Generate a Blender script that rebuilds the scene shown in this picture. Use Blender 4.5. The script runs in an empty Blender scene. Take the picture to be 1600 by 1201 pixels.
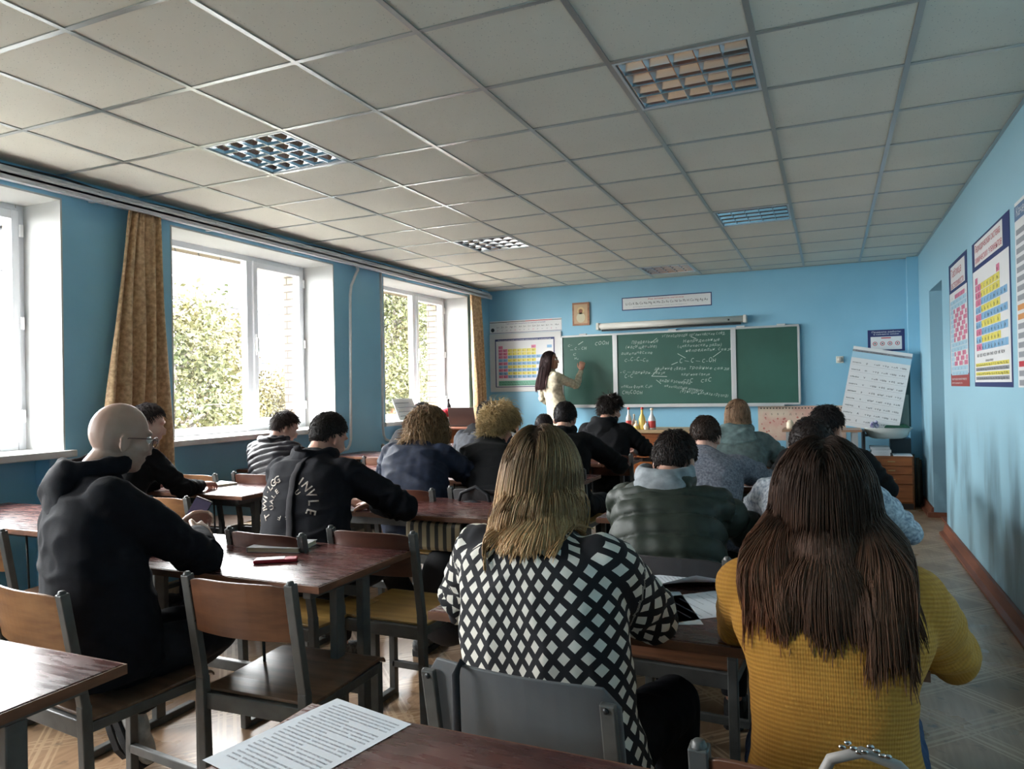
import bpy, bmesh, math, random
import numpy as np
from mathutils import Vector, Matrix, noise
random.seed(7)
rng = np.random.default_rng(11)
S = bpy.context.scene
COL = S.collection
PI = math.pi

# ------------------------------------------------------------------ camera
YAW, PITCH, ROLL = 0.41271, 0.00701, -0.01901
cam_d = bpy.data.cameras.new('camera')
cam = bpy.data.objects.new('camera', cam_d); COL.objects.link(cam)
cam_d.sensor_width = 36; cam_d.sensor_fit = 'HORIZONTAL'
cam_d.lens = 1133.8 / 1600 * 36
cam_d.clip_start = 0.02; cam_d.clip_end = 500
_f = Vector((-math.sin(YAW)*math.cos(PITCH), math.cos(YAW)*math.cos(PITCH), math.sin(PITCH)))
_r0 = Vector((math.cos(YAW), math.sin(YAW), 0)); _u0 = _r0.cross(_f)
_r = math.cos(ROLL)*_r0 + math.sin(ROLL)*_u0
_u = -math.sin(ROLL)*_r0 + math.cos(ROLL)*_u0
M = Matrix((( _r.x, _u.x, -_f.x, 0.2556), (_r.y, _u.y, -_f.y, -3.0619), (_r.z, _u.z, -_f.z, 1.3604), (0, 0, 0, 1)))
cam.matrix_world = M
S.camera = cam

# ------------------------------------------------------------------ sky: overcast, brighter overhead than at the horizon
W = bpy.data.worlds.new('sky'); S.world = W; W.use_nodes = True
nt = W.node_tree; nt.nodes.clear()
out = nt.nodes.new('ShaderNodeOutputWorld'); bg = nt.nodes.new('ShaderNodeBackground')
tc = nt.nodes.new('ShaderNodeTexCoord'); sx = nt.nodes.new('ShaderNodeSeparateXYZ')
rmp = nt.nodes.new('ShaderNodeMapRange')
rmp.inputs['From Min'].default_value = 0.05; rmp.inputs['From Max'].default_value = 0.45
rmp.inputs['To Min'].default_value = 10.0; rmp.inputs['To Max'].default_value = 17.0
rmp.interpolation_type = 'SMOOTHSTEP'
nt.links.new(tc.outputs['Generated'], sx.inputs[0]); nt.links.new(sx.outputs['Z'], rmp.inputs['Value'])
nt.links.new(rmp.outputs[0], bg.inputs['Strength'])
bg.inputs['Color'].default_value = (1.0, 1.0, 1.0, 1)
nt.links.new(bg.outputs[0], out.inputs[0])
S.view_settings.view_transform = 'Standard'; S.view_settings.look = 'None'
S.view_settings.gamma = 1.0; S.view_settings.use_curve_mapping = False
S.view_settings.exposure = 1.6
S.cycles.max_bounces = 10; S.cycles.diffuse_bounces = 8; S.cycles.glossy_bounces = 4
S.cycles.transmission_bounces = 6; S.cycles.transparent_max_bounces = 12
S.cycles.caustics_reflective = False; S.cycles.caustics_refractive = False
S.cycles.sample_clamp_indirect = 10.0

XL, XR, YF, YB, H = -4.2, 1.19, 6.33, -5.2, 2.77
XO = -4.86                       # outer face of the window wall
WINS = [(-4.75, -2.80), (-1.93, 0.02), (0.85, 2.78), (3.64, 5.67)]
WZ0, WZ1 = 1.03, 2.63
for i, (a, b) in enumerate(WINS):  # sky portals just inside the glass of each window
    ld = bpy.data.lights.new('window_portal', 'AREA'); ld.shape = 'RECTANGLE'
    ld.size = b - a; ld.size_y = WZ1 - WZ0; ld.cycles.is_portal = True
    lo = bpy.data.objects.new('window_portal', ld); COL.objects.link(lo)
    lo.location = (XO - 0.02, (a + b)/2, (WZ0 + WZ1)/2)
    lo.rotation_euler = (PI/2, 0, -PI/2)

# ------------------------------------------------------------------ materials
def srgb(r, g, b):
    f = lambda c: (c/255/12.92) if c/255 <= 0.04045 else ((c/255 + .055)/1.055)**2.4
    return (f(r), f(g), f(b), 1)
MATS = {}
def mat(name, col, rough=0.6, metal=0.0, var=0.0, vscale=8.0, bump=0.0, bscale=60.0, spec=0.5, coat=0.0, col2=None, stretch=None, emit=0, sheen=0.0, alpha=1, bdist=0.004):
    if name in MATS: return MATS[name]
    m = bpy.data.materials.new(name); m.use_nodes = True
    nt = m.node_tree; p = nt.nodes['Principled BSDF']
    if len(col) == 3: col = srgb(*col)
    p.inputs['Base Color'].default_value = col
    p.inputs['Roughness'].default_value = rough; p.inputs['Metallic'].default_value = metal
    p.inputs['Specular IOR Level'].default_value = spec; p.inputs['Coat Weight'].default_value = coat
    p.inputs['Coat Roughness'].default_value = 0.12
    if sheen: p.inputs['Sheen Weight'].default_value = sheen
    if var or col2 or bump:
        tc = nt.nodes.new('ShaderNodeTexCoord'); mp = nt.nodes.new('ShaderNodeMapping')
        nt.links.new(tc.outputs['Object'], mp.inputs[0])
        if stretch: mp.inputs['Scale'].default_value = stretch
    if var or col2:
        n = nt.nodes.new('ShaderNodeTexNoise'); n.inputs['Scale'].default_value = vscale; n.inputs['Detail'].default_value = 5
        nt.links.new(mp.outputs[0], n.inputs['Vector'])
        mx = nt.nodes.new('ShaderNodeMix'); mx.data_type = 'RGBA'
        if col2 is not None:
            c2 = srgb(*col2) if len(col2) == 3 else col2
        else: c2 = tuple(max(0, c*(1 - var)) for c in col[:3]) + (1,)
        mx.inputs['A'].default_value = col; mx.inputs['B'].default_value = c2
        rp = nt.nodes.new('ShaderNodeMapRange'); rp.inputs['From Min'].default_value = .35; rp.inputs['From Max'].default_value = .65
        nt.links.new(n.outputs['Fac'], rp.inputs['Value']); nt.links.new(rp.outputs[0], mx.inputs['Factor'])
        nt.links.new(mx.outputs['Result'], p.inputs['Base Color'])
    if bump:
        n2 = nt.nodes.new('ShaderNodeTexNoise'); n2.inputs['Scale'].default_value = bscale; n2.inputs['Detail'].default_value = 4
        nt.links.new(mp.outputs[0], n2.inputs['Vector'])
        b = nt.nodes.new('ShaderNodeBump'); b.inputs['Strength'].default_value = bump; b.inputs['Distance'].default_value = bdist
        nt.links.new(n2.outputs['Fac'], b.inputs['Height']); nt.links.new(b.outputs[0], p.inputs['Normal'])
    MATS[name] = m; return m

# ------------------------------------------------------------------ mesh builder
class MB:
    def __init__(s): s.v = []; s.f = []; s.mi = []; s.mats = []; s.sm = []
    def m(s, material):
        if material not in s.mats: s.mats.append(material)
        return s.mats.index(material)
    def add(s, vs, fs, material=None, smooth=False):
        o = len(s.v); s.v += [tuple(v) for v in vs]; k = s.m(material) if material else 0
        for f in fs: s.f.append(tuple(i + o for i in f)); s.mi.append(k); s.sm.append(smooth)
    def box(s, a, b, material=None, rot=None, piv=None):
        (x0, y0, z0), (x1, y1, z1) = a, b
        vs = [Vector(p) for p in ((x0,y0,z0),(x1,y0,z0),(x1,y1,z0),(x0,y1,z0),(x0,y0,z1),(x1,y0,z1),(x1,y1,z1),(x0,y1,z1))]
        if rot is not None:
            c = Vector(piv) if piv is not None else sum(vs, Vector())/8
            vs = [c + rot @ (v - c) for v in vs]
        s.add(vs, [(0,3,2,1),(4,5,6,7),(0,1,5,4),(1,2,6,5),(2,3,7,6),(3,0,4,7)], material)
    def bar(s, a, b, w, h, material=None, up=(0,0,1)):
        a, b = Vector(a), Vector(b); d = (b - a).normalized(); u = Vector(up)
        if abs(d.dot(u)) > .95: u = Vector((0, 1, 0))
        l = d.cross(u).normalized(); u = l.cross(d)
        vs = []
        for p in (a, b):
            for sx_, sy_ in ((-1,-1),(1,-1),(1,1),(-1,1)): vs.append(p + l*sx_*w/2 + u*sy_*h/2)
        s.add(vs, [(0,1,2,3),(7,6,5,4),(0,4,5,1),(1,5,6,2),(2,6,7,3),(3,7,4,0)], material)
    def tube(s, pts, r, n=10, material=None, cap=True, rx=None, smooth=True, up=None):
        """loft round (or elliptical rx=list of second radii) sections along pts"""
        pts = [Vector(p) for p in pts]; N = len(pts)
        rs = r if isinstance(r, (list, tuple)) else [r]*N
        r2 = rx if rx is not None else rs
        if not isinstance(r2, (list, tuple)): r2 = [r2]*N
        ref = None; vs = []
        for i, p in enumerate(pts):
            d = (pts[min(i+1, N-1)] - pts[max(i-1, 0)]).normalized()
            if up is not None: u = Vector(up) - d*d.dot(Vector(up))
            elif ref is None:
                a = Vector((0,0,1)) if abs(d.z) < .9 else Vector((1,0,0)); u = a - d*a.dot(d)
            else: u = ref - d*ref.dot(d)
            u.normalize(); ref = u; l = d.cross(u)
            for k in range(n):
                t = 2*PI*k/n; vs.append(p + l*math.cos(t)*rs[i] + u*math.sin(t)*r2[i])
        fs = [(i*n+k, i*n+(k+1) % n, (i+1)*n+(k+1) % n, (i+1)*n+k) for i in range(N-1) for k in range(n)]
        if cap: fs += [tuple(reversed(range(n))), tuple((N-1)*n+k for k in range(n))]
        s.add(vs, fs, material, smooth)
    def lathe(s, prof, c=(0,0,0), n=20, material=None, smooth=True):
        c = Vector(c); vs = []
        for (r, z) in prof:
            for k in range(n): vs.append(c + Vector((r*math.cos(2*PI*k/n), r*math.sin(2*PI*k/n), z)))
        N = len(prof)
        fs = [(i*n+k, i*n+(k+1) % n, (i+1)*n+(k+1) % n, (i+1)*n+k) for i in range(N-1) for k in range(n)]
        fs += [tuple(reversed(range(n))), tuple((N-1)*n+k for k in range(n))]
        s.add(vs, fs, material, smooth)
    def ell(s, c, r, R=None, n=14, mrow=10, material=None):
        c = Vector(c); vs = []; 
        for i in range(mrow+1):
            th = PI*i/mrow
            th = min(max(th, 1e-3), PI-1e-3)
            for k in range(n):
                t = 2*PI*k/n
                v = Vector((r[0]*math.sin(th)*math.cos(t), r[1]*math.sin(th)*math.sin(t), -r[2]*math.cos(th)))
                vs.append(c + (R @ v if R else v))
        fs = [(i*n+k, i*n+(k+1) % n, (i+1)*n+(k+1) % n, (i+1)*n+k) for i in range(mrow) for k in range(n)]
        fs += [tuple(reversed(range(n))), tuple(mrow*n+k for k in range(n))]
        s.add(vs, fs, material, True)
    def prism(s, poly, h0, h1, axis='z', material=None):
        n = len(poly)
        def P(a, b, h): return {'z': (a, b, h), 'x': (h, a, b), 'y': (a, h, b)}[axis]
        vs = [P(a, b, h0) for a, b in poly] + [P(a, b, h1) for a, b in poly]
        s.add(vs, [tuple(reversed(range(n))), tuple(range(n, 2*n))] + [(i, (i+1) % n, n+(i+1) % n, n+i) for i in range(n)], material)
    def build(s, name, material=None, parent=None, bevel=0, fixn=True, origin=None):
        me = bpy.data.meshes.new(name); o_ = Vector(origin) if origin is not None else Vector((0,0,0))
        me.from_pydata([tuple(Vector(v) - o_) for v in s.v], [], s.f)
        if s.mats and material is None:
            for m_ in s.mats: me.materials.append(m_)
            me.polygons.foreach_set('material_index', s.mi)
        elif material: me.materials.append(material)
        me.polygons.foreach_set('use_smooth', s.sm)
        if fixn:
            b = bmesh.new(); b.from_mesh(me); bmesh.ops.recalc_face_normals(b, faces=b.faces); b.to_mesh(me); b.free()
        o = bpy.data.objects.new(name, me); COL.objects.link(o)
        o.location = o_
        if parent is not None: setpar(o, parent)
        if bevel:
            bv = o.modifiers.new('bevel', 'BEVEL'); bv.width = bevel; bv.segments = 2; bv.limit_method = 'ANGLE'
        return o
def setpar(o, parent):
    o.parent = parent
    o.location = o.location - parent_loc(parent) if not parent.get('_local') else o.location
def parent_loc(p):
    l = Vector((0,0,0))
    while p is not None: l = l + p.location; p = p.parent
    return l
def thing(name, label, cat, loc=(0,0,0), group=None):
    o = bpy.data.objects.new(name, None); COL.objects.link(o); o.empty_display_size = .1
    o.location = loc; tag(o, label, cat, group); return o
def tag(o, label, cat, group=None, kind=None):
    o['label'] = label; o['category'] = cat
    if group: o['group'] = group
    if kind: o['kind'] = kind
    return o
def struct(o): o['kind'] = 'structure'; return o
def dup(root, loc, rotz=0, label=None, group=None):
    r = root.copy(); COL.objects.link(r); r.location = loc; r.rotation_euler = (0, 0, rotz)
    if label: r['label'] = label
    if group: r['group'] = group
    for ch in list(root.children):
        c = ch.copy(); COL.objects.link(c); c.parent = r
        for g in ch.children:
            d = g.copy(); COL.objects.link(d); d.parent = c
    return r
# ------------------------------------------------------------------ room shell
def wall_mat(name, base, stain=None):
    m = mat(name, base, rough=.45, var=.10, vscale=1.6, bump=.12, bscale=35)
    return m
BLUE = mat('blue_wall_paint', (140, 194, 219), rough=.42, col2=(132, 188, 214), vscale=1.8, bump=.15, bscale=30)
# right wall: blue made paler in place of light; grey scuff stains low down
def right_wall_material():
    m = bpy.data.materials.new('scuffed_blue_paint'); m.use_nodes = True; nt = m.node_tree; p = nt.nodes['Principled BSDF']
    p.inputs['Roughness'].default_value = .42
    tc = nt.nodes.new('ShaderNodeTexCoord'); mp = nt.nodes.new('ShaderNodeMapping'); mp.inputs['Scale'].default_value = (1, 1.6, .55)
    nt.links.new(tc.outputs['Object'], mp.inputs[0])
    n = nt.nodes.new('ShaderNodeTexNoise'); n.inputs['Scale'].default_value = 1.7; n.inputs['Detail'].default_value = 6; nt.links.new(mp.outputs[0], n.inputs['Vector'])
    r1 = nt.nodes.new('ShaderNodeMapRange'); r1.inputs['From Min'].default_value = .46; r1.inputs['From Max'].default_value = .62; nt.links.new(n.outputs['Fac'], r1.inputs['Value'])
    s = nt.nodes.new('ShaderNodeSeparateXYZ'); nt.links.new(tc.outputs['Object'], s.inputs[0])
    r2 = nt.nodes.new('ShaderNodeMapRange'); r2.inputs['From Min'].default_value = 1.15; r2.inputs['From Max'].default_value = .7; nt.links.new(s.outputs['Z'], r2.inputs['Value'])
    mu = nt.nodes.new('ShaderNodeMath'); mu.operation = 'MULTIPLY'; nt.links.new(r1.outputs[0], mu.inputs[0]); nt.links.new(r2.outputs[0], mu.inputs[1])
    mu2 = nt.nodes.new('ShaderNodeMath'); mu2.operation = 'MULTIPLY'; nt.links.new(mu.outputs[0], mu2.inputs[0]); mu2.inputs[1].default_value = .62
    mx = nt.nodes.new('ShaderNodeMix'); mx.data_type = 'RGBA'; mx.inputs['A'].default_value = srgb(156, 200, 218); mx.inputs['B'].default_value = srgb(72, 92, 104)
    nt.links.new(mu2.outputs[0], mx.inputs['Factor']); nt.links.new(mx.outputs['Result'], p.inputs['Base Color'])
    b = nt.nodes.new('ShaderNodeBump'); b.inputs['Strength'].default_value = .12; b.inputs['Distance'].default_value = .004
    n2 = nt.nodes.new('ShaderNodeTexNoise'); n2.inputs['Scale'].default_value = 30; nt.links.new(tc.outputs['Object'], n2.inputs['Vector']); nt.links.new(n2.outputs['Fac'], b.inputs['Height']); nt.links.new(b.outputs[0], p.inputs['Normal'])
    return m
RBLUE = right_wall_material()
WHITE = mat('white_plaster', (186, 186, 184), rough=.6, var=.06, vscale=3, bump=.1)
PVC = mat('white_plastic_frame', (228, 230, 234), rough=.25)
BRICK = None
def brick_material():
    m = bpy.data.materials.new('tan_brick'); m.use_nodes = True; nt = m.node_tree; p = nt.nodes['Principled BSDF']
    tc = nt.nodes.new('ShaderNodeTexCoord'); s = nt.nodes.new('ShaderNodeSeparateXYZ'); c = nt.nodes.new('ShaderNodeCombineXYZ'); a = nt.nodes.new('ShaderNodeMath')
    nt.links.new(tc.outputs['Object'], s.inputs[0]); nt.links.new(s.outputs['X'], a.inputs[0]); nt.links.new(s.outputs['Y'], a.inputs[1])
    nt.links.new(a.outputs[0], c.inputs[0]); nt.links.new(s.outputs['Z'], c.inputs[1])
    b = nt.nodes.new('ShaderNodeTexBrick'); b.inputs['Scale'].default_value = 1; b.inputs['Brick Width'].default_value = .25; b.inputs['Row Height'].default_value = .075; b.inputs['Mortar Size'].default_value = .008
    b.inputs['Color1'].default_value = srgb(128, 112, 90); b.inputs['Color2'].default_value = srgb(108, 92, 72); b.inputs['Mortar'].default_value = srgb(44, 38, 32)
    nt.links.new(c.outputs[0], b.inputs['Vector']); nt.links.new(b.outputs['Color'], p.inputs['Base Color']); p.inputs['Roughness'].default_value = .9
    return m
BRICK = brick_material()

def floor_material():
    m = bpy.data.materials.new('worn_linoleum'); m.use_nodes = True; nt = m.node_tree; p = nt.nodes['Principled BSDF']; L = nt.links.new
    tc = nt.nodes.new('ShaderNodeTexCoord')
    def noise_(scale, st=(1,1,1), det=6):
        mp = nt.nodes.new('ShaderNodeMapping'); mp.inputs['Scale'].default_value = st; L(tc.outputs['Object'], mp.inputs[0])
        n = nt.nodes.new('ShaderNodeTexNoise'); n.inputs['Scale'].default_value = scale; n.inputs['Detail'].default_value = det; L(mp.outputs[0], n.inputs['Vector']); return n
    def mix(f, a, b):
        x = nt.nodes.new('ShaderNodeMix'); x.data_type = 'RGBA'
        if hasattr(f, 'is_linked'): L(f, x.inputs['Factor'])
        else: x.inputs['Factor'].default_value = f
        for k, v in (('A', a), ('B', b)):
            if isinstance(v, tuple): x.inputs[k].default_value = v
            else: L(v, x.inputs[k])
        return x.outputs['Result']
    def rng_(v, a, b, c=0, d=1):
        r = nt.nodes.new('ShaderNodeMapRange'); r.inputs[1].default_value = a; r.inputs[2].default_value = b; r.inputs[3].default_value = c; r.inputs[4].default_value = d; L(v, r.inputs[0]); return r.outputs[0]
    grain = noise_(5, (9, .8, 1)); big = noise_(1.1)
    c = mix(rng_(grain.outputs['Fac'], .35, .65), srgb(152, 120, 92), srgb(174, 142, 112))
    c = mix(rng_(big.outputs['Fac'], .4, .65), c, srgb(128, 102, 78))
    # diamond pattern: lines of a grid turned by 45 degrees
    mp = nt.nodes.new('ShaderNodeMapping'); mp.inputs['Rotation'].default_value = (0, 0, PI/4); mp.inputs['Scale'].default_value = (3.0, 3.0, 1); L(tc.outputs['Object'], mp.inputs[0])
    s = nt.nodes.new('ShaderNodeSeparateXYZ'); L(mp.outputs[0], s.inputs[0])
    lines = []
    for ax in ('X', 'Y'):
        fr = nt.nodes.new('ShaderNodeMath'); fr.operation = 'FRACT'; L(s.outputs[ax], fr.inputs[0])
        pp = nt.nodes.new('ShaderNodeMath'); pp.operation = 'PINGPONG'; L(fr.outputs[0], pp.inputs[0]); pp.inputs[1].default_value = .5
        l1 = nt.nodes.new('ShaderNodeMath'); l1.operation = 'COMPARE'; L(pp.outputs[0], l1.inputs[0]); l1.inputs[1].default_value = .06; l1.inputs[2].default_value = .022
        l2 = nt.nodes.new('ShaderNodeMath'); l2.operation = 'COMPARE'; L(pp.outputs[0], l2.inputs[0]); l2.inputs[1].default_value = .13; l2.inputs[2].default_value = .012
        ad = nt.nodes.new('ShaderNodeMath'); ad.operation = 'MAXIMUM'; L(l1.outputs[0], ad.inputs[0]); L(l2.outputs[0], ad.inputs[1]); lines.append(ad.outputs[0])
    mxx = nt.nodes.new('ShaderNodeMath'); mxx.operation = 'MAXIMUM'; L(lines[0], mxx.inputs[0]); L(lines[1], mxx.inputs[1])
    wear = noise_(2.2); ms = nt.nodes.new('ShaderNodeMath'); ms.operation = 'MULTIPLY'; L(mxx.outputs[0], ms.inputs[0]); L(rng_(wear.outputs['Fac'], .35, .65, .2, .75), ms.inputs[1])
    c = mix(ms.outputs[0], c, srgb(200, 174, 142))
    dirt = noise_(14); c = mix(rng_(dirt.outputs['Fac'], .62, .72, 0, .6), c, srgb(60, 50, 44))
    L(c, p.inputs['Base Color'])
    L(rng_(big.outputs['Fac'], .3, .7, .22, .42), p.inputs['Roughness'])
    b = nt.nodes.new('ShaderNodeBump'); b.inputs['Strength'].default_value = .1; b.inputs['Distance'].default_value = .003; L(wear.outputs['Fac'], b.inputs['Height']); L(b.outputs[0], p.inputs['Normal'])
    return m

b = MB(); b.box((XL-.2, YB-.1, -.12), (XR+.5, YF+.1, 0)); struct(b.build('floor', floor_material()))
b = MB(); b.box((XL-.66, YF, -.12), (XR+.5, YF+.25, H+.3)); struct(b.build('wall_front', BLUE))
b = MB(); b.box((XL-.66, YB-.25, -.12), (XR+.5, YB, H+.3)); struct(b.build('wall_back', BLUE))
# right wall with a door niche at y 4.42 .. 5.3
NY0, NY1, NZ = 4.42, 5.32, 2.27
b = MB()
b.box((XR, YB, 0), (XR+.5, NY0, H+.3)); b.box((XR, NY1, 0), (XR+.5, YF, H+.3)); b.box((XR, NY0, NZ), (XR+.5, NY1, H+.3)); b.box((XR+.45, NY0, 0), (XR+.5, NY1, NZ))
struct(b.build('wall_right', RBLUE))
b = MB(); b.box((XR+.40, NY0+.02, .02), (XR+.445, NY1-.02, NZ-.02)); d_ = struct(b.build('door_1', mat('grey_blue_door', (120, 140, 150), rough=.5)))
b = MB(); b.box((XR+.375, NY0+.08, .98), (XR+.40, NY0+.12, 1.10)); b.box((XR+.35, NY0+.08, 1.03), (XR+.365, NY0+.20, 1.05)); b.box((XR+.35, NY0+.09, 1.03), (XR+.38, NY0+.11, 1.05)); b.build('door_handle', mat('steel', (150, 150, 152), .3, .9), d_)
# left (window) wall
b = MB()
ys = [YB] + [v for w in WINS for v in w] + [YF]
for i in range(0, len(ys), 2): b.box((XL-.36, ys[i], 0), (XL, ys[i+1], H+.3))
for (a, c) in WINS:
    b.box((XL-.36, a, WZ1), (XL, c, H+.3))
    b.box((XL-.36, a, 0), (XL-.14, c, WZ0-.04))
    b.box((XL-.14, a, 0), (XL, a+.1, WZ0-.04)); b.box((XL-.14, c-.1, 0), (XL, c, WZ0-.04))
struct(b.build('wall_left', BLUE))
b = MB()
for i in range(0, len(ys), 2): b.box((XO, ys[i]-(.0 if i == 0 else -.04), -.5), (XL-.361, ys[i+1]-(.04 if i < len(ys)-2 else 0), H+.6))
for (a, c) in WINS:
    b.box((XO, a-.04, WZ1-.03), (XL-.361, c+.04, H+.6)); b.box((XO, a-.04, -.5), (XL-.361, c+.04, WZ0-.02))
struct(b.build('wall_outer', BRICK))
# white reveals, sills, frames
for i, (a, c) in enumerate(WINS):
    b = MB(); t = .012
    b.box((XL-.36, a, WZ0), (XL+.003, a+t, WZ1)); b.box((XL-.36, c-t, WZ0), (XL+.003, c, WZ1)); b.box((XL-.36, a+t, WZ1-t), (XL+.003, c-t, WZ1))
    rv = struct(b.build('trim_%d' % (i+2), WHITE))
    fx0, fx1 = XL-.43, XL-.36
    w = bpy.data.objects.new('window_%d' % (i+1), None); COL.objects.link(w); w.location = (XL-.4, (a+c)/2, WZ0); struct(w)
    b = MB(); f = .06
    b.box((fx0, a-.02, WZ0), (fx1, a+f, WZ1)); b.box((fx0, c-f, WZ0), (fx1, c+.02, WZ1)); b.box((fx0, a+f, WZ1-f), (fx1, c-f, WZ1)); b.box((fx0, a+f, WZ0), (fx1, c-f, WZ0+f))
    my = a + (c-a)*.61
    b.box((fx0, my-.035, WZ0+f), (fx1, my+.035, WZ1-f))
    b.build('window_frame', PVC, w, bevel=.004)
    # the narrow sash opens: its own frame stands proud
    b = MB(); s0, s1 = my+.03, c-f+.01; g = .05
    b.box((fx0+.01, s0, WZ0+f-.01), (fx1+.02, s0+g, WZ1-f+.01)); b.box((fx0+.01, s1-g, WZ0+f-.01), (fx1+.02, s1, WZ1-f+.01))
    b.box((fx0+.01, s0+g, WZ0+f-.01), (fx1+.02, s1-g, WZ0+f+g)); b.box((fx0+.01, s0+g, WZ1-f-g), (fx1+.02, s1-g, WZ1-f+.01))
    b.build('sash', PVC, w, bevel=.004)
    b = MB(); b.box((fx1+.02, s0+.012, 1.75), (fx1+.045, s0+.034, 1.88)); b.box((fx1+.02, s0+.016, 1.72), (fx1+.03, s0+.030, 1.91)); b.build('handle', mat('white_handle', (235, 235, 235), .3), w, bevel=.003)
    b = MB()
    for hz in (1.25, 1.85, 2.45): b.box((fx1+.015, s1-.004, hz-.04), (fx1+.035, s1+.018, hz+.04))
    b.build('hinge', mat('white_handle', (235, 235, 235), .3), w, bevel=.003)
    gm = MATS.get('window_glass')
    if gm is None:
        gm = bpy.data.materials.new('window_glass'); gm.use_nodes = True; nt = gm.node_tree; nt.nodes.remove(nt.nodes['Principled BSDF'])
        tr = nt.nodes.new('ShaderNodeBsdfTransparent'); gl = nt.nodes.new('ShaderNodeBsdfGlossy'); gl.inputs['Roughness'].default_value = .02
        ms_ = nt.nodes.new('ShaderNodeMixShader');         tr.inputs[0].default_value = (.97, .98, .98, 1)
        ms_.inputs[0].default_value = .04; nt.links.new(tr.outputs[0], ms_.inputs[1]); nt.links.new(gl.outputs[0], ms_.inputs[2]); nt.links.new(ms_.outputs[0], nt.nodes['Material Output'].inputs[0])
        MATS['window_glass'] = gm
    b = MB(); b.box((fx0+.03, a+f, WZ0+f), (fx0+.036, my-.035, WZ1-f)); b.build('glass', gm, w)
    b = MB(); b.box((fx0+.03, s0+g, WZ0+f+g), (fx0+.036, s1-g, WZ1-f-g)); b.build('glass', gm, w)
    b = MB(); b.prism([(XL-.37, a), (XL+.0005, a), (XL+.0005, a-.05), (XL+.05, a-.05), (XL+.05, c+.05), (XL+.0005, c+.05), (XL+.0005, c), (XL-.37, c)], WZ0-.045, WZ0)
    b.build('window_sill', mat('chipped_white_sill', (225, 225, 224), .4, col2=(205, 203, 198), vscale=5, bump=.2), w, bevel=.006)

# ceiling: mineral tiles in a metal grid, 0.6 m pitch
LAMPS = [(-.6, 0), (-3.0, 0), (-.6, 3.0), (-3.0, 3.0), (-1.8, 5.4), (-1.8, -2.4)]
CT = mat('mineral_tile', (224, 220, 208), rough=.85, var=.07, vscale=1.3)
nt = CT.node_tree; p = nt.nodes['Principled BSDF']
tc = nt.nodes.new('ShaderNodeTexCoord'); vo = nt.nodes.new('ShaderNodeTexVoronoi'); vo.inputs['Scale'].default_value = 55; nt.links.new(tc.outputs['Object'], vo.inputs['Vector'])
rp = nt.nodes.new('ShaderNodeMapRange'); rp.inputs['From Min'].default_value = .05; rp.inputs['From Max'].default_value = .16; nt.links.new(vo.outputs['Distance'], rp.inputs['Value'])
bm_ = nt.nodes.new('ShaderNodeBump'); bm_.inputs['Strength'].default_value = .35; bm_.inputs['Distance'].default_value = .003; nt.links.new(rp.outputs[0], bm_.inputs['Height']); nt.links.new(bm_.outputs[0], p.inputs['Normal'])
old = p.inputs['Base Color'].links[0].from_socket
mx = nt.nodes.new('ShaderNodeMix'); mx.data_type = 'RGBA'; mx.inputs['A'].default_value = srgb(150, 148, 142); nt.links.new(old, mx.inputs['B']); nt.links.new(rp.outputs[0], mx.inputs['Factor']); nt.links.new(mx.outputs['Result'], p.inputs['Base Color'])
b = MB(); gm_ = MB()
xs = [XL] + [x for x in [round(-3.6 + .6*i, 3) for i in range(8)]] + [XR]
yy = [YB] + [round(-4.8 + .6*i, 3) for i in range(19)] + [YF]
for i in range(len(xs)-1):
    for j in range(len(yy)-1):
        if any(abs(xs[i]-lx) < .01 and abs(yy[j]-ly) < .01 for lx, ly in LAMPS): continue
        b.box((xs[i], yy[j], H+.004), (xs[i+1], yy[j+1], H+.02))
ceil = struct(b.build('ceiling', CT))
b = MB()
for x in xs[1:-1]: b.box((x-.012, YB, H-.002), (x+.012, YF, H+.0035))
for y in yy[1:-1]: b.box((XL, y-.012, H-.0015), (XR, y+.012, H+.0038))
b.box((XR-.02, YB, H-.004), (XR, YF, H+.003)); b.box((XL, YF-.02, H-.004), (XR, YF, H+.003))
b.build('ceiling_grid', mat('grid_metal', (176, 178, 176), .28, .55), ceil)
b = MB(); b.box((XL-.66, YB-.25, H+.22), (XR+.5, YF+.25, H+.3)); b.build('slab', WHITE, ceil)

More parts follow.
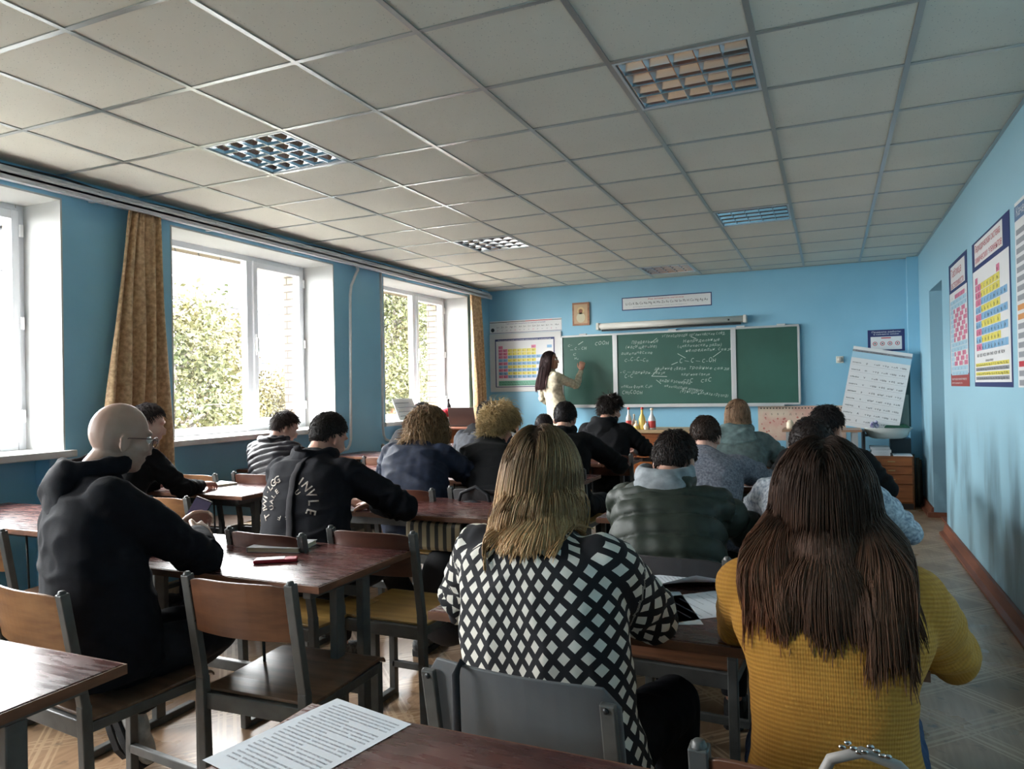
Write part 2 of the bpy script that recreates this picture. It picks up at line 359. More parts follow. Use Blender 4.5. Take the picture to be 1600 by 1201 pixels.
# recessed louvre lamps
MIR = mat('mirror_louvre', (205, 208, 212), .12, 1.0)
def make_lamp():
    t = thing('ceiling_lamp', '', 'ceiling lamp', (0, 0, H)); t['_local'] = 1
    b = MB(); h = .11; e = .585
    b.box((.015, .015, h-.004), (e, e, h)); b.box((.015, .015, 0), (.02, e, h)); b.box((e-.005, .015, 0), (e, e, h)); b.box((.02, .015, 0), (e-.005, .02, h)); b.box((.02, e-.005, 0), (e-.005, e, h))
    b.build('housing', mat('white_enamel', (205, 205, 205), .4), t)
    b = MB(); b.box((.0125, .0125, -.004), (.024, .5875, .002)); b.box((.576, .0125, -.004), (.5875, .5875, .002)); b.box((.024, .0125, -.004), (.576, .024, .002)); b.box((.024, .576, -.004), (.576, .5875, .002))
    b.build('rim', mat('white_rim', (215, 218, 222), .3, .3), t)
    for k in range(4):      # parabolic mirror troughs, open downwards
        b = MB(); y0 = .030 + k*.135; n = 10; vs = []
        for i in range(n+1):
            q = -1 + 2*i/n; z = .012 + .078*(1-q*q); vs += [(.022, y0 + .0675 + q*.0655, z), (.578, y0 + .0675 + q*.0655, z)]
        b.add(vs, [(2*i, 2*i+1, 2*i+3, 2*i+2) for i in range(n)], None, True); b.build('trough', MIR, t, fixn=False)
    for k in range(5):      # long V-shaped reflectors
        y = .03 + k*.135; b = MB()
        b.prism([(y-.002, .002), (y+.002, .002), (y+.006, .02), (y-.006, .02)] if 0 < k < 4 else ([(y-.003, .002), (y+.002, .002), (y+.006, .02), (y-.003, .02)] if k == 0 else [(y-.002, .002), (y+.003, .002), (y+.003, .02), (y-.006, .02)]), .026, .574, 'x'); b.build('reflector', MIR, t)
    for c_ in range(6):
        x = .03 + c_*.108; b = MB(); b.prism([(x-.002, .004), (x+.002, .004), (x+.011, .045), (x-.011, .045)], .034, .566, 'y'); b.build('cross_blade', MIR, t)
    for r_ in range(4):
        y = .0975 + r_*.135
        b = MB(); b.tube([(.04, y, .066), (.56, y, .066)], .010, 10); b.build('tube', mat('unlit_tube', (225, 225, 222), .3), t)
    return t
LL = ['louvred square ceiling lamp, nearest the camera on the right', 'louvred square ceiling lamp nearest the windows, above the bald man', 'louvred ceiling lamp, the far one on the right side',
      'louvred ceiling lamp, far one on the window side', 'small looking louvred ceiling lamp right by the board wall', 'louvred ceiling lamp behind the camera']
l0 = make_lamp()
for i, (x, y) in enumerate(LAMPS[:5]):
    o = l0 if i == 0 else dup(l0, (x, y, H))
    o.location = (x, y, H); o['label'] = LL[i]; o['group'] = 'recessed louvred ceiling lamps'
b = MB(); b.box((-1.79, -2.39, H+.004), (-1.21, -1.81, H+.02)); b.build('blank_tile', CT, ceil)

# skirting
WOOD_R = mat('red_brown_skirting', (128, 76, 54), .5, var=.35, vscale=6, stretch=(1, .3, 3), bump=.1)
b = MB()
def skirt(y0, y1):
    b.prism([(0, 0), (-.06, 0), (-.06, .018), (-.035, .03), (-.022, .085), (0, .09)], y0, y1, 'y')
b.prism([(XR-.001, 0), (XR-.065, 0), (XR-.065, .018), (XR-.035, .03), (XR-.02, .09), (XR-.001, .095)], YB, NY0, 'y')
b.prism([(XR-.001, 0), (XR-.06, 0), (XR-.06, .018), (XR-.03, .03), (XR-.02, .09), (XR-.001, .095)], NY1, YF-.15, 'y')
b.box((XR-.0, NY0, 0), (XR+.38, NY0+.03, .06)); b.box((XR-.06, NY1-.04, 0), (XR+.38, NY1-.001, .05)); b.box((XR+.05, NY0+.03, 0), (XR+.38, NY1-.04, .02))
struct(b.build('baseboard_right', WOOD_R, bevel=.003))
b = MB(); b.box((XL, YF-.02, 0), (XR-.12, YF-.001, .08)); struct(b.build('baseboard_front', WOOD_R, bevel=.003))
b = MB(); b.box((XR-.115, YF-.12, 0), (XR, YF-.001, H)); struct(b.build('trim_1', BLUE, bevel=.004))
# ------------------------------------------------------------------ school furniture
def desk_top_material():
    m = bpy.data.materials.new('worn_red_varnish'); m.use_nodes = True; nt = m.node_tree; p = nt.nodes['Principled BSDF']; L = nt.links.new
    tc = nt.nodes.new('ShaderNodeTexCoord')
    n = nt.nodes.new('ShaderNodeTexNoise'); n.inputs['Scale'].default_value = 6; n.inputs['Detail'].default_value = 6; L(tc.outputs['Object'], n.inputs['Vector'])
    mp = nt.nodes.new('ShaderNodeMapping'); mp.inputs['Scale'].default_value = (3, 22, 3); mp.inputs['Rotation'].default_value = (0, 0, .5); L(tc.outputs['Object'], mp.inputs[0])
    sc = nt.nodes.new('ShaderNodeTexNoise'); sc.inputs['Scale'].default_value = 3; sc.inputs['Detail'].default_value = 8; L(mp.outputs[0], sc.inputs['Vector'])
    mx = nt.nodes.new('ShaderNodeMix'); mx.data_type = 'RGBA'; mx.inputs['A'].default_value = srgb(96, 58, 54); mx.inputs['B'].default_value = srgb(68, 40, 38)
    r = nt.nodes.new('ShaderNodeMapRange'); r.inputs[1].default_value = .4; r.inputs[2].default_value = .6; L(n.outputs['Fac'], r.inputs[0]); L(r.outputs[0], mx.inputs['Factor'])
    mx2 = nt.nodes.new('ShaderNodeMix'); mx2.data_type = 'RGBA'; mx2.inputs['B'].default_value = srgb(140, 112, 100); L(mx.outputs['Result'], mx2.inputs['A'])
    r2 = nt.nodes.new('ShaderNodeMapRange'); r2.inputs[1].default_value = .62; r2.inputs[2].default_value = .72; r2.inputs[4].default_value = .55; L(sc.outputs['Fac'], r2.inputs[0]); L(r2.outputs[0], mx2.inputs['Factor'])
    L(mx2.outputs['Result'], p.inputs['Base Color'])
    r3 = nt.nodes.new('ShaderNodeMapRange'); r3.inputs[1].default_value = .35; r3.inputs[2].default_value = .7; r3.inputs[3].default_value = .2; r3.inputs[4].default_value = .38; L(sc.outputs['Fac'], r3.inputs[0]); L(r3.outputs[0], p.inputs['Roughness'])
    b = nt.nodes.new('ShaderNodeBump'); b.inputs['Strength'].default_value = .18; b.inputs['Distance'].default_value = .002; L(sc.outputs['Fac'], b.inputs['Height']); L(b.outputs[0], p.inputs['Normal'])
    p.inputs['Specular IOR Level'].default_value = .6
    return m
DTOP = desk_top_material()
EDGE = mat('worn_wood_edge', (128, 84, 60), .5, var=.45, vscale=12, stretch=(1, 1, 4))
GM = mat('grey_painted_steel', (88, 88, 86), .42, .0, var=.3, vscale=18, bump=.2, bscale=40)
DKM = mat('dark_steel', (40, 42, 44), .4, .3)
def wood(name, c1, c2, rough=.38):
    return mat(name, c1, rough, col2=c2, vscale=7, stretch=(.6, 5, 5), bump=.08, bscale=20)
PLY = [wood('plywood_honey', (150, 108, 70), (120, 82, 52)), wood('plywood_brown', (116, 76, 52), (92, 58, 40)), wood('plywood_red_brown', (100, 62, 46), (78, 46, 36)), wood('plywood_ochre', (158, 124, 66), (132, 98, 48))]
GBOARD = mat('grey_painted_board', (98, 100, 102), .5, var=.15, vscale=10); BBOARD = mat('dark_board', (44, 42, 44), .5, var=.2)
SEATW = wood('worn_seat_wood', (120, 94, 74), (84, 62, 48), .3)
DW, DD, DZ = 1.2, .55, .76
def make_desk():
    t = thing('school_desk', '', 'desk'); t['_local'] = 1
    b = MB(); b.box((-DW/2+.004, -DD/2+.004, DZ-.022), (DW/2-.004, DD/2-.004, DZ)); o = b.build('tabletop', DTOP, t, bevel=.003)
    b = MB(); w = .004
    b.box((-DW/2, -DD/2, DZ-.024), (DW/2, -DD/2+w, DZ-.002)); b.box((-DW/2, DD/2-w, DZ-.024), (DW/2, DD/2, DZ-.002))
    b.box((-DW/2, -DD/2+w, DZ-.024), (-DW/2+w, DD/2-w, DZ-.002)); b.box((DW/2-w, -DD/2+w, DZ-.024), (DW/2, DD/2-w, DZ-.002)); b.build('edge_band', EDGE, t)
    for s in (-1, 1):
        x = s*(DW/2-.085)
        for y in (-.075, .075):
            b = MB(); b.box((x-.015, y-.0225, .03), (x+.015, y+.0225, DZ-.06)); b.build('leg', GM, t, bevel=.003)
        b = MB(); b.box((x-.016, -.23, DZ-.06), (x+.016, .23, DZ-.024)); b.build('top_bracket', GM, t, bevel=.003)
        b = MB(); b.box((x-.016, -.25, 0), (x+.016, .25, .03)); b.build('floor_runner', GM, t, bevel=.004)
    X = DW/2-.1
    for z, y in ((.30, .075), (DZ-.11, .075)):
        b = MB(); b.box((-X, y-.012, z-.02), (X, y+.012, z+.02)); b.build('crossbar', GM, t, bevel=.003)
    for s in (-1, 1):
        b = MB(); b.tube([(s*.30, -.20, DZ-.03), (s*.30, -.19, .45), (s*.29, -.17, .36), (s*.27, -.05, .33), (s*.26, .07, .32)], .005, 8); b.build('bag_rod', DKM, t)
    return t
XM, XRR, XLL = -1.81, -.10, -3.54
desk0 = make_desk()
def P(x, y, lab, grp=None): return (x, y, lab, grp)
DESKS = [
 (XM, -.965, 'dark red desk the bald man leans on, holding a notebook and red case'),
 (XM, -2.185, 'dark red desk cut off by the lower left corner, glaring with window light'),
 (-.08, -2.20, 'brown-topped desk at the bottom edge with a printed sheet on it'),
 (-.165, -1.06, 'dark desk in front of the two women, strewn with printed sheets'),
 (XM+.02, .25, 'shiny red-brown desk in front of the boy in the lettered black hoodie'),
 (-.15, .45, 'dark desk in front of the boy in the green quilted jacket'),
 (XLL, -.64, 'red-brown desk at the left edge behind the bald man'),
 (XLL, .50, 'desk by the window with a closed white book lying on it'),
 (XLL, 1.68, 'desk in front of the boy in the dark puffer jacket by the middle window'),
 (XLL, 2.86, 'desk between the two white wall pipes and the curly haired student'),
 (XLL, 4.0, 'window side desk with papers on it near the far window'),
 (XM, 1.52, 'middle desk in front of the curly haired student in the navy jacket'),
 (XM, 2.74, 'middle desk whose red-brown end shows beside the black hooded student'),
 (XM, 3.90, 'front desk of the middle row, before the demonstration table'),
 (-.09, 1.68, 'desk in front of the student in the speckled grey shirt'),
 (-.09, 2.90, 'right row desk in front of the fair haired student in the grey-green hood')]
for i, (x, y, lab) in enumerate(DESKS):
    o = desk0 if i == 0 else dup(desk0, (x, y, 0), 0)
    o.location = (x, y, 0); o['label'] = lab; o['group'] = 'two-seat school desks'

def make_chair(board, seatm, tall=.17, name='school_chair', plate=0):
    t = thing(name, '', 'chair'); t['_local'] = 1
    w = .19; pt = .825 - plate*.022; wb = w + plate*.018; yo = plate*.020
    for s in (-1, 1):
        b = MB(); x = s*w
        b.bar((x, -.20, .0), (x, -.215, .50), .03, .03, up=(0, 1, 0)); b.bar((x, -.215, .495), (x, -.27, pt), .03, .026 if not plate else .014, up=(0, 1, 0))
        if not plate: b.tube([(x, -.270, .822), (x, -.2705, .834)], [.014, .009], 8)
        b.build('rear_post', GM, t, bevel=.003)
        b = MB(); b.box((x-.015, .15, 0), (x+.015, .18, .45)); b.build('leg', GM, t, bevel=.003)
        b = MB(); b.box((x-.014, -.20, .42), (x+.014, .18, .45)); b.build('seat_rail', GM, t, bevel=.003)
        b = MB(); b.box((x-.016, -.19, .0), (x+.016, .16, .026)); b.build('floor_runner', GM, t, bevel=.003)
    b = MB(); b.box((-w, -.215, .40), (w, -.19, .45)); b.build('rear_crossbar', GM, t, bevel=.003)
    b = MB(); b.box((-w, .15, .12), (w, .17, .15)); b.build('stretcher', GM, t, bevel=.003)
    # backrest: bowed plywood
    b = MB(); n = 14; vs = []; z1 = .822; z0 = z1-tall
    for i in range(n+1):
        u = -1 + 2*i/n; x = u*(wb-.002); yb = -.030*(1-u*u) + yo
        for (zz, off) in ((z0, 0), (z1 + plate*.004 - (.018 + plate*.02)*abs(u)**(6+plate*14), 0)):
            yk = -.215 - .055*(zz-.5)/.325 + yb
            vs += [(x, yk-.004, zz), (x, yk+.005, zz)]
    fs = []
    for i in range(n):
        a = i*4; c = a+4
        fs += [(a, a+2, c+2, c), (a+1, c+1, c+3, a+3), (a+2, a+3, c+3, c+2), (a, c, c+1, a+1)]
    fs += [(0, 1, 3, 2), (n*4, n*4+2, n*4+3, n*4+1)]
    b.add(vs, fs, None, False); bo = b.build('backrest', board, t, bevel=.002)
    b = MB()
    for s in (-1, 1):
        for zz in (z1-.03, z0+.03):
            b.ell((s*(w-.012+plate*.01), -.215-.055*(zz-.5)/.325-.010 - plate*.002, zz), (.006, .003, .006), n=8, mrow=5)
    b.build('rivets', DKM, bo); 
    # seat with a rolled front edge
    b = MB(); vs = []; n = 10
    prof = [(-.20, .452), (-.1, .448), (0, .450), (.1, .455), (.17, .456), (.195, .450), (.205, .438)]
    for (y, z) in prof: vs += [(-w-.012, y, z), (w+.012, y, z), (w+.012, y, z+.010), (-w-.012, y, z+.010)]
    fs = [(0, 1, 2, 3), tuple(4*(len(prof)-1)+k for k in (3, 2, 1, 0))]
    for i in range(len(prof)-1):
        a = 4*i; fs += [(a+k, a+(k+1) % 4, a+4+(k+1) % 4, a+4+k) for k in range(4)]
    b.add(vs, fs); b.build('seat', seatm, t, bevel=.003)
    return t
GREY_SEAT = GBOARD
protos = [make_chair(PLY[0], SEATW), make_chair(PLY[1], SEATW), make_chair(PLY[2], PLY[3]), make_chair(GBOARD, GREY_SEAT, .24, plate=1), make_chair(BBOARD, PLY[1])]
used = [False]*5
# prototype, x, y of the top of the back, turn, label
CHAIRS = [
 (1, -1.345, -1.45, 2, 'empty brown chair tucked under the bald man\'s desk, its worn seat in view'),
 (2, -1.39, -.70, 0, 'empty chair with an ochre seat beside the boy in the lettered hoodie'),
 (3, -.285, -1.81, -4, 'grey painted chair of the woman in the diamond pattern cardigan'),
 (1, .27, -1.97, -3, 'brown chair behind the woman in the mustard sweater'),
 (0, -1.84, -1.72, -6, 'honey coloured chair of the bald man'),
 (2, -1.76, -.86, -3, 'chair of the boy in the lettered black hoodie'),
 (2, -1.93, .38, 0, 'red-brown chair of the curly haired student in the navy jacket'),
 (4, -1.50, .50, 0, 'dark chair of the fair curly haired student, with a black bag on it'),
 (4, -.22, -.74, -3, 'dark chair of the boy in the green quilted jacket'),
 (1, .26, -.62, 0, 'chair of the student in the white patterned shirt'),
 (1, -.42, .52, 0, 'chair of the student in the speckled grey shirt'),
 (1, .24, .62, 0, 'chair hidden behind the long brown hair, one row ahead of the patterned shirt'),
 (2, -1.43, 1.50, 0, 'chair of the black hooded student right of the middle row'),
 (1, -2.15, 1.62, 0, 'chair of the student in the grey and black hoodie'),
 (2, -1.40, 2.62, 0, 'red-brown chair of the dark haired student near the demonstration table'),
 (1, -2.08, 2.72, 0, 'chair of the student in the pale grey hoodie'),
 (1, -.38, 1.80, 0, 'chair of the fair haired student in the grey-green hood'),
 (2, -3.33, .75, 0, 'chair of the boy in the dark puffer jacket by the middle window'),
 (0, -3.05, -.25, 0, 'empty honey coloured chair at the window desk with the white book'),
 (0, -3.55, -.40, 0, 'chair of the boy half hidden behind the bald man'),
 (0, -3.75, .62, 0, 'empty chair under the middle window, left of the dark puffer jacket'),
 (0, -3.03, -1.19, 0, 'chair cut off by the left edge, behind the bald man'),
 (1, -3.12, 1.98, 0, 'chair of the student hidden behind the curly hair'),
 (0, -3.75, 3.2, 0, 'empty chair at the far window side desk')]
for (k, x, yb, rz, lab) in CHAIRS:
    o = protos[k] if not used[k] else dup(protos[k], (0, 0, 0))
    used[k] = True
    o.location = (x, yb+.27, 0); o.rotation_euler = (0, 0, math.radians(rz)); o['label'] = lab; o['group'] = 'school chairs'

# ------------------------------------------------------------------ text helper
_tc = {}
def text_mesh(body, thin=0.0, shear=0.0):
    key = (body, thin, shear)
    if key not in _tc:
        c = bpy.data.curves.new('t', 'FONT'); c.body = body; c.size = 1; c.offset = thin; c.shear = shear; c.resolution_u = 2
        o = bpy.data.objects.new('t', c); COL.objects.link(o)
        bpy.context.view_layer.update()
        me = bpy.data.meshes.new_from_object(o.evaluated_get(bpy.context.evaluated_depsgraph_get()))
        vs = [tuple(v.co) for v in me.vertices]; fs = [tuple(p.vertices) for p in me.polygons]
        bpy.data.objects.remove(o); bpy.data.curves.remove(c); bpy.data.meshes.remove(me)
        w = max((v[0] for v in vs), default=.1)
        _tc[key] = (vs, fs, w)
    return _tc[key]
class Flat:
    """flat printed sheet: coloured shapes laid on a board in (u right, v up) metres"""
    def __init__(s, org, right, up): s.o = Vector(org); s.r = Vector(right).normalized(); s.u = Vector(up).normalized(); s.n = s.r.cross(s.u); s.b = MB()
    def P(s, u, v, l): return s.o + s.r*u + s.u*v + s.n*l
    def rect(s, u0, v0, u1, v1, m, lay=1): s.b.add([s.P(u0, v0, lay*.0006), s.P(u1, v0, lay*.0006), s.P(u1, v1, lay*.0006), s.P(u0, v1, lay*.0006)], [(0, 1, 2, 3)], m)
    def slab(s, u0, v0, u1, v1, th, m):
        vs = [s.P(u0, v0, -th), s.P(u1, v0, -th), s.P(u1, v1, -th), s.P(u0, v1, -th), s.P(u0, v0, 0), s.P(u1, v0, 0), s.P(u1, v1, 0), s.P(u0, v1, 0)]
        s.b.add(vs, [(3,2,1,0),(4,5,6,7),(0,1,5,4),(1,2,6,5),(2,3,7,6),(3,0,4,7)], m)
    def text(s, body, u, v, size, m, lay=2, width=None, rot=0, thin=0.0, shear=0.0, center=False):
        vs, fs, w = text_mesh(body, thin, shear)
        if not fs: return
        sx = size if width is None else width/w
        c, sn = math.cos(rot), math.sin(rot)
        if center: u -= w*sx/2
        s.b.add([s.P(u + x*sx*c - y*size*sn, v + x*sx*sn + y*size*c, lay*.0006) for x, y, z in vs], fs, m)
    def hand(s, body, u, v, size, m, lay=2, width=None, rot=0, thin=0.0, shear=0.0):
        r = random.Random(body); ws = [text_mesh(ch, thin, shear)[2] + .08 if ch != ' ' else .3 for ch in body]; k = (width/sum(ws)) if width else size; x = 0
        for ch, w in zip(body, ws):
            if ch != ' ':
                vs, fs, _ = text_mesh(ch, thin, shear); sy = size*r.uniform(.75, 1.15); ro = r.uniform(-.15, .15); c, sn = math.cos(rot), math.sin(rot); dy = r.uniform(-.12, .12)*size; o = []
                for a, b_, z in vs:
                    X = x + (a*math.cos(ro) - b_*math.sin(ro))*k; Y = dy + (a*math.sin(ro) + b_*math.cos(ro))*sy; o.append(s.P(u + X*c - Y*sn, v + X*sn + Y*c, lay*.0006))
                s.b.add(o, fs, m)
            x += w*k
    def line(s, u0, v0, u1, v1, w, m, lay=2):
        d = Vector((u1-u0, v1-v0)); d.normalize(); n = Vector((-d.y, d.x))*w/2
        s.b.add([s.P(u0-n.x, v0-n.y, lay*.0006), s.P(u1-n.x, v1-n.y, lay*.0006), s.P(u1+n.x, v1+n.y, lay*.0006), s.P(u0+n.x, v0+n.y, lay*.0006)], [(0,1,2,3)], m)
    def build(s, name, parent=None): return s.b.build(name, None, parent, fixn=False)
def pm(name, r, g, b, rough=.5): return mat('print_'+name, (r, g, b), rough)
PW, PK, PR, PB, PY, PG, PN, PP = pm('white', 226, 226, 226), pm('black', 40, 42, 50), pm('red', 190, 60, 70), pm('blue', 132, 178, 214), pm('yellow', 226, 214, 96), pm('green', 110, 176, 150), pm('navy', 42, 52, 104), pm('pink', 214, 120, 150)
PGY = pm('grey', 150, 152, 158); PLB = pm('light_blue', 170, 208, 226)
def words(n, seed):
    r = random.Random(seed); W_ = 'реакция состав вода кислота основание соли металлы оксид группа период элемент атом масса связь формула водород углерод раствор число'.split()
    return ' '.join(r.choice(W_) for _ in range(n))
ELS = 'H He Li Be B C N O F Ne Na Mg Al Si P S Cl Ar K Ca Sc Ti V Cr Mn Fe Co Ni Cu Zn Ga Ge As Se Br Kr Rb Sr Y Zr Nb Mo Tc Ru Rh Pd Ag Cd In Sn Sb Te I Xe Cs Ba La Hf Ta W Re Os Ir Pt Au Hg Tl Pb Bi Po At Rn Fr Ra Ac Rf Db Sg Bh Hs Mt'.split()
def periodic(F, u0, v0, w, h, rows=10, hc=.42):
    """short-form table: red s-block columns, yellow p-block cells, blue d-block rows"""
    cw = w/10; rh = h/rows; e = 0
    for r in range(rows):
        for c in range(10):
            if r == 0 and 0 < c < 7: continue
            if r < 2 and c >= 8 and r == 0 and c == 9: continue
            col = None
            if c < 2: col = PP if (r < 4 or r % 2 == 1) else PB
            elif c < 8: col = PY if (r in (1, 2) or r % 2 == 0) else PB
            else: col = PB if r % 2 == 1 and r > 2 else None
            if r == 0: col = PP if c in (0, 7) else None
            if col is None: continue
            x0 = u0 + c*cw; y1 = v0 + h - r*rh
            F.rect(x0+cw*.04, y1-rh*.95, x0+cw*.96, y1-rh*.05, col, 3)
            if e < len(ELS): F.text(ELS[e], x0+cw*.15, y1-rh*.78, rh*.62, PK, 4); e += 1

# ------------------------------------------------------------------ front wall
YW = YF - .002
def wallflat(x, z): return Flat((x, YW, z), (1, 0, 0), (0, 0, 1))
ALU = mat('aluminium_trim', (196, 198, 198), .35, .4)
GREEN = mat('green_chalkboard', (36, 80, 68), .5, col2=(42, 90, 78), vscale=2.2)
CHALK = mat('chalk', (196, 208, 202), .95)
t = thing('chalkboard', 'long green three-part chalkboard with chalk writing, hung on the front wall', 'chalkboard', (-1.58, YF, 1.12))
for (x0, x1) in ((-3.08, -2.345), (-2.335, -.835), (-.825, -.08)):
    d = .025 if x0 != -2.335 else .0
    b = MB(); b.box((x0+.012, YF-.04, 1.14), (x1-.012, YF-.012, 2.06)); b.build('writing_panel', GREEN, t)
b = MB()
b.box((-3.09, YF-.05, 2.055), (-.07, YF-.008, 2.08)); b.box((-3.09, YF-.05, 1.115), (-.07, YF-.008, 1.14))
for x in (-3.085, -2.34, -.83, -.075): 
    wd = .03 if x in (-2.34, -.83) else .012
    b.box((x-wd, YF-.052, 1.14), (x+wd, YF-.008, 2.055))
b.build('frame', ALU, t, bevel=.002)
b = MB(); b.box((-2.9, YF-.10, 1.10), (-.25, YF-.05, 1.112)); b.box((-2.9, YF-.10, 1.112), (-.25, YF-.096, 1.125)); b.build('chalk_tray', ALU, t)
for x in (-2.78, -1.58, -.74, -.27):
    b = MB(); b.box((x-.05, YF-.06, 2.072), (x+.05, YF-.01, 2.095)); b.build('mounting_clip', mat('white_enamel', (205, 205, 205), .4), t, bevel=.004)
F = Flat((0, YF-.0405, 0), (1, 0, 0), (0, 0, 1)); K = dict(m=CHALK, lay=1, shear=.25, thin=-.012)
CW = [(-1.72, 2.00, 'Углеводороды органические соед.', .055, 0, .80), (-2.12, 1.93, 'Предельные', .06, .02, .36), (-2.20, 1.87, '(насыщенные)', .06, 0, .42), (-2.26, 1.79, 'ациклические', .055, 0, .42),
 (-2.22, 1.70, 'C–C–C–Cn', .075, -.05, .32), (-1.45, 1.92, 'Непредельные', .055, .0, .46), (-1.52, 1.86, '(циклические ряды)', .055, .0, .55), (-1.42, 1.80, 'непредельн. связи', .055, .0, .58),
 (-1.50, 1.66, 'C — C — C–OH', .085, 0, .46), (-2.28, 1.55, '• C — одинарн. связи', .055, -.05, .6), (-2.22, 1.48, 'C–C', .07, 0, .12), (-1.82, 1.58, 'двойные связи', .06, -.02, .4), (-1.38, 1.58, 'тройные связи', .06, -.06, .5),
 (-1.48, 1.50, 'кратные связи', .05, -.03, .36), (-1.46, 1.41, 'C=C', .075, 0, .13), (-1.24, 1.41, 'C≡C', .075, 0, .14), (-2.27, 1.36, 'общая форм. CnH', .05, -.03, .42), (-2.26, 1.28, 'CH₃COOH', .07, -.03, .28),
 (-1.76, 1.43, 'виды изомерии', .055, -.12, .40), (-1.70, 1.36, 'межклассовая изомерия', .05, -.14, .5), (-1.50, 1.29, '(функциональная группа)', .06, -.13, .6), 
 (-3.00, 1.93, 'C–', .05, .1, .07), (-2.97, 1.87, '— C – CH', .06, .06, .24), (-2.93, 1.80, 'C', .06, 0, .05), (-2.91, 1.75, 'H₂', .05, 0, .06), (-2.62, 1.93, 'COOH', .07, .02, .2)]
for (x, z, s_, h, r, w) in CW: F.hand(s_, x, z, h, width=w, rot=r, **K)
for a in ((-1.78, 1.99, -1.86, 1.93), (-1.35, 1.99, -1.28, 1.96), (-1.52, 1.78, -1.42, 1.72), (-1.08, 1.72, -.98, 1.79), (-1.86, 1.50, -1.76, 1.60), (-1.86, 1.50, -1.66, 1.49), (-1.80, 1.45, -1.74, 1.40), (-2.85, 1.95, -2.78, 1.99), (-1.6, 1.64, -1.52, 1.67)): F.line(*a, .006, CHALK, 1)
F.build('chalk_writing', t)

t = thing('projection_screen', 'white roller projection screen case above the middle of the chalkboard', 'projector screen', (-1.6, YF, 2.13))
b = MB(); b.tube([(-2.53, YF-.09, 2.175), (-.70, YF-.09, 2.175)], .042, 16); b.box((-2.53, YF-.09, 2.133), (-.70, YF-.048, 2.217)); b.build('case', mat('white_case', (214, 212, 204), .4), t)
b = MB(); b.box((-2.50, YF-.11, 2.108), (-.73, YF-.075, 2.131)); b.build('slot', DKM, t)
for x in (-2.55, -.68):
    b = MB(); b.box((x-.02, YF-.135, 2.128), (x+.02, YF-.002, 2.222)); b.build('end_cap', mat('white_case', (214, 212, 204), .4), t, bevel=.008)
b = MB(); b.box((-.88, YF-.135, 2.16), (-.86, YF-.131, 2.18)); b.build('badge', DKM, t)

# long strip poster over the board
F = wallflat(-2.245, 2.375); w, h = 1.16, .17
F.slab(0, 0, w, h, .001, PN); F.rect(.012, .012, w-.012, h-.012, PW); F.text('Ряд активности металлов', .35, .125, .026, PR, width=.46)
F.text('Li Cs K Ba Ca Na Mg Al Mn Zn Fe Co Ni Sn Pb H Cu Hg Ag Au', .05, .07, .045, PK, width=w-.1); F.text('усиление восстановительных свойств и активности', .15, .035, .018, PGY, width=.7)
tag(F.build('strip_poster'), 'narrow white strip poster with a row of symbols, high above the chalkboard', 'poster')
# small icon picture
t = thing('icon_picture', 'small brown framed devotional picture hung left of the projection screen', 'picture', (-2.81, YF, 2.37))
b = MB(); b.box((-2.93, YF-.028, 2.21), (-2.69, YF-.003, 2.52)); b.build('wooden_panel', wood('icon_wood', (178, 132, 104), (156, 108, 84)), t, bevel=.003)
F = Flat((-2.93, YF-.029, 2.21), (1, 0, 0), (0, 0, 1)); F.rect(.025, .025, .215, .285, mat('icon_gold', (196, 168, 134), .5)); 
def disc(F, u, v, r, m, lay, n=16, sy=1): F.b.add([F.P(u+r*math.cos(2*PI*k/n), v+r*sy*math.sin(2*PI*k/n), lay*.0006) for k in range(n)], [tuple(range(n))], m)
disc(F, .12, .20, .05, mat('icon_halo', (214, 190, 140), .4), 2); disc(F, .12, .195, .028, mat('icon_face', (150, 104, 80), .6), 3); disc(F, .12, .105, .062, mat('icon_robe', (206, 200, 172), .6), 2, sy=1.1); F.build('painting', t)

# framed periodic table with a strip above it
t = thing('periodic_table_board', 'large white framed periodic table of elements behind the teacher', 'poster', (-3.62, YF, 1.33))
b = MB(); b.box((-4.18, YF-.03, 1.33), (-3.10, YF-.004, 2.15)); b.build('white_frame', mat('frame_white', (212, 212, 210), .45), t, bevel=.004)
F = Flat((-4.18, YF-.0305, 1.33), (1, 0, 0), (0, 0, 1))
F.rect(.085, .065, .985, .745, PN); F.rect(.10, .075, .97, .715, PW, 2); F.text('Периодическая система химических элементов', .13, .72, .018, PW, 3, width=.8)
F.b.m(PW); 
Fp = F; 
cw = .072
for dy in (0,):
    periodic(F, .135, .19, .72, .46)
F.rect(.135, .085, .86, .155, PG, 3); F.text(' '.join(ELS[40:58]), .14, .125, .022, PK, 4, width=.7); F.text(' '.join(ELS[58:76]), .14, .095, .022, PK, 4, width=.7)
F.rect(.875, .60, .945, .64, PB, 3); F.build('chart', t)
F = wallflat(-4.185, 2.155); F.slab(0, 0, 1.09, .18, .001, PW); F.rect(0, .158, 1.09, .166, PK); F.rect(.55, .158, .95, .168, PR, 2); F.rect(0, .008, 1.09, .014, PN)
disc(F, .045, .055, .028, PK, 2); F.text('Таблица растворимости кислот и солей', .25, .128, .024, pm('violet', 92, 82, 140), width=.6)
for k in range(14): F.text(ELS[k*3+2]+'+', .11+k*.068, .08, .03, PK); F.text('РНМ'[k % 3], .115+k*.068, .035, .026, PGY if k % 4 else PP)
tag(F.build('solubility_strip'), 'white paper strip of symbols with a dark round spot, on top of the framed table', 'poster')

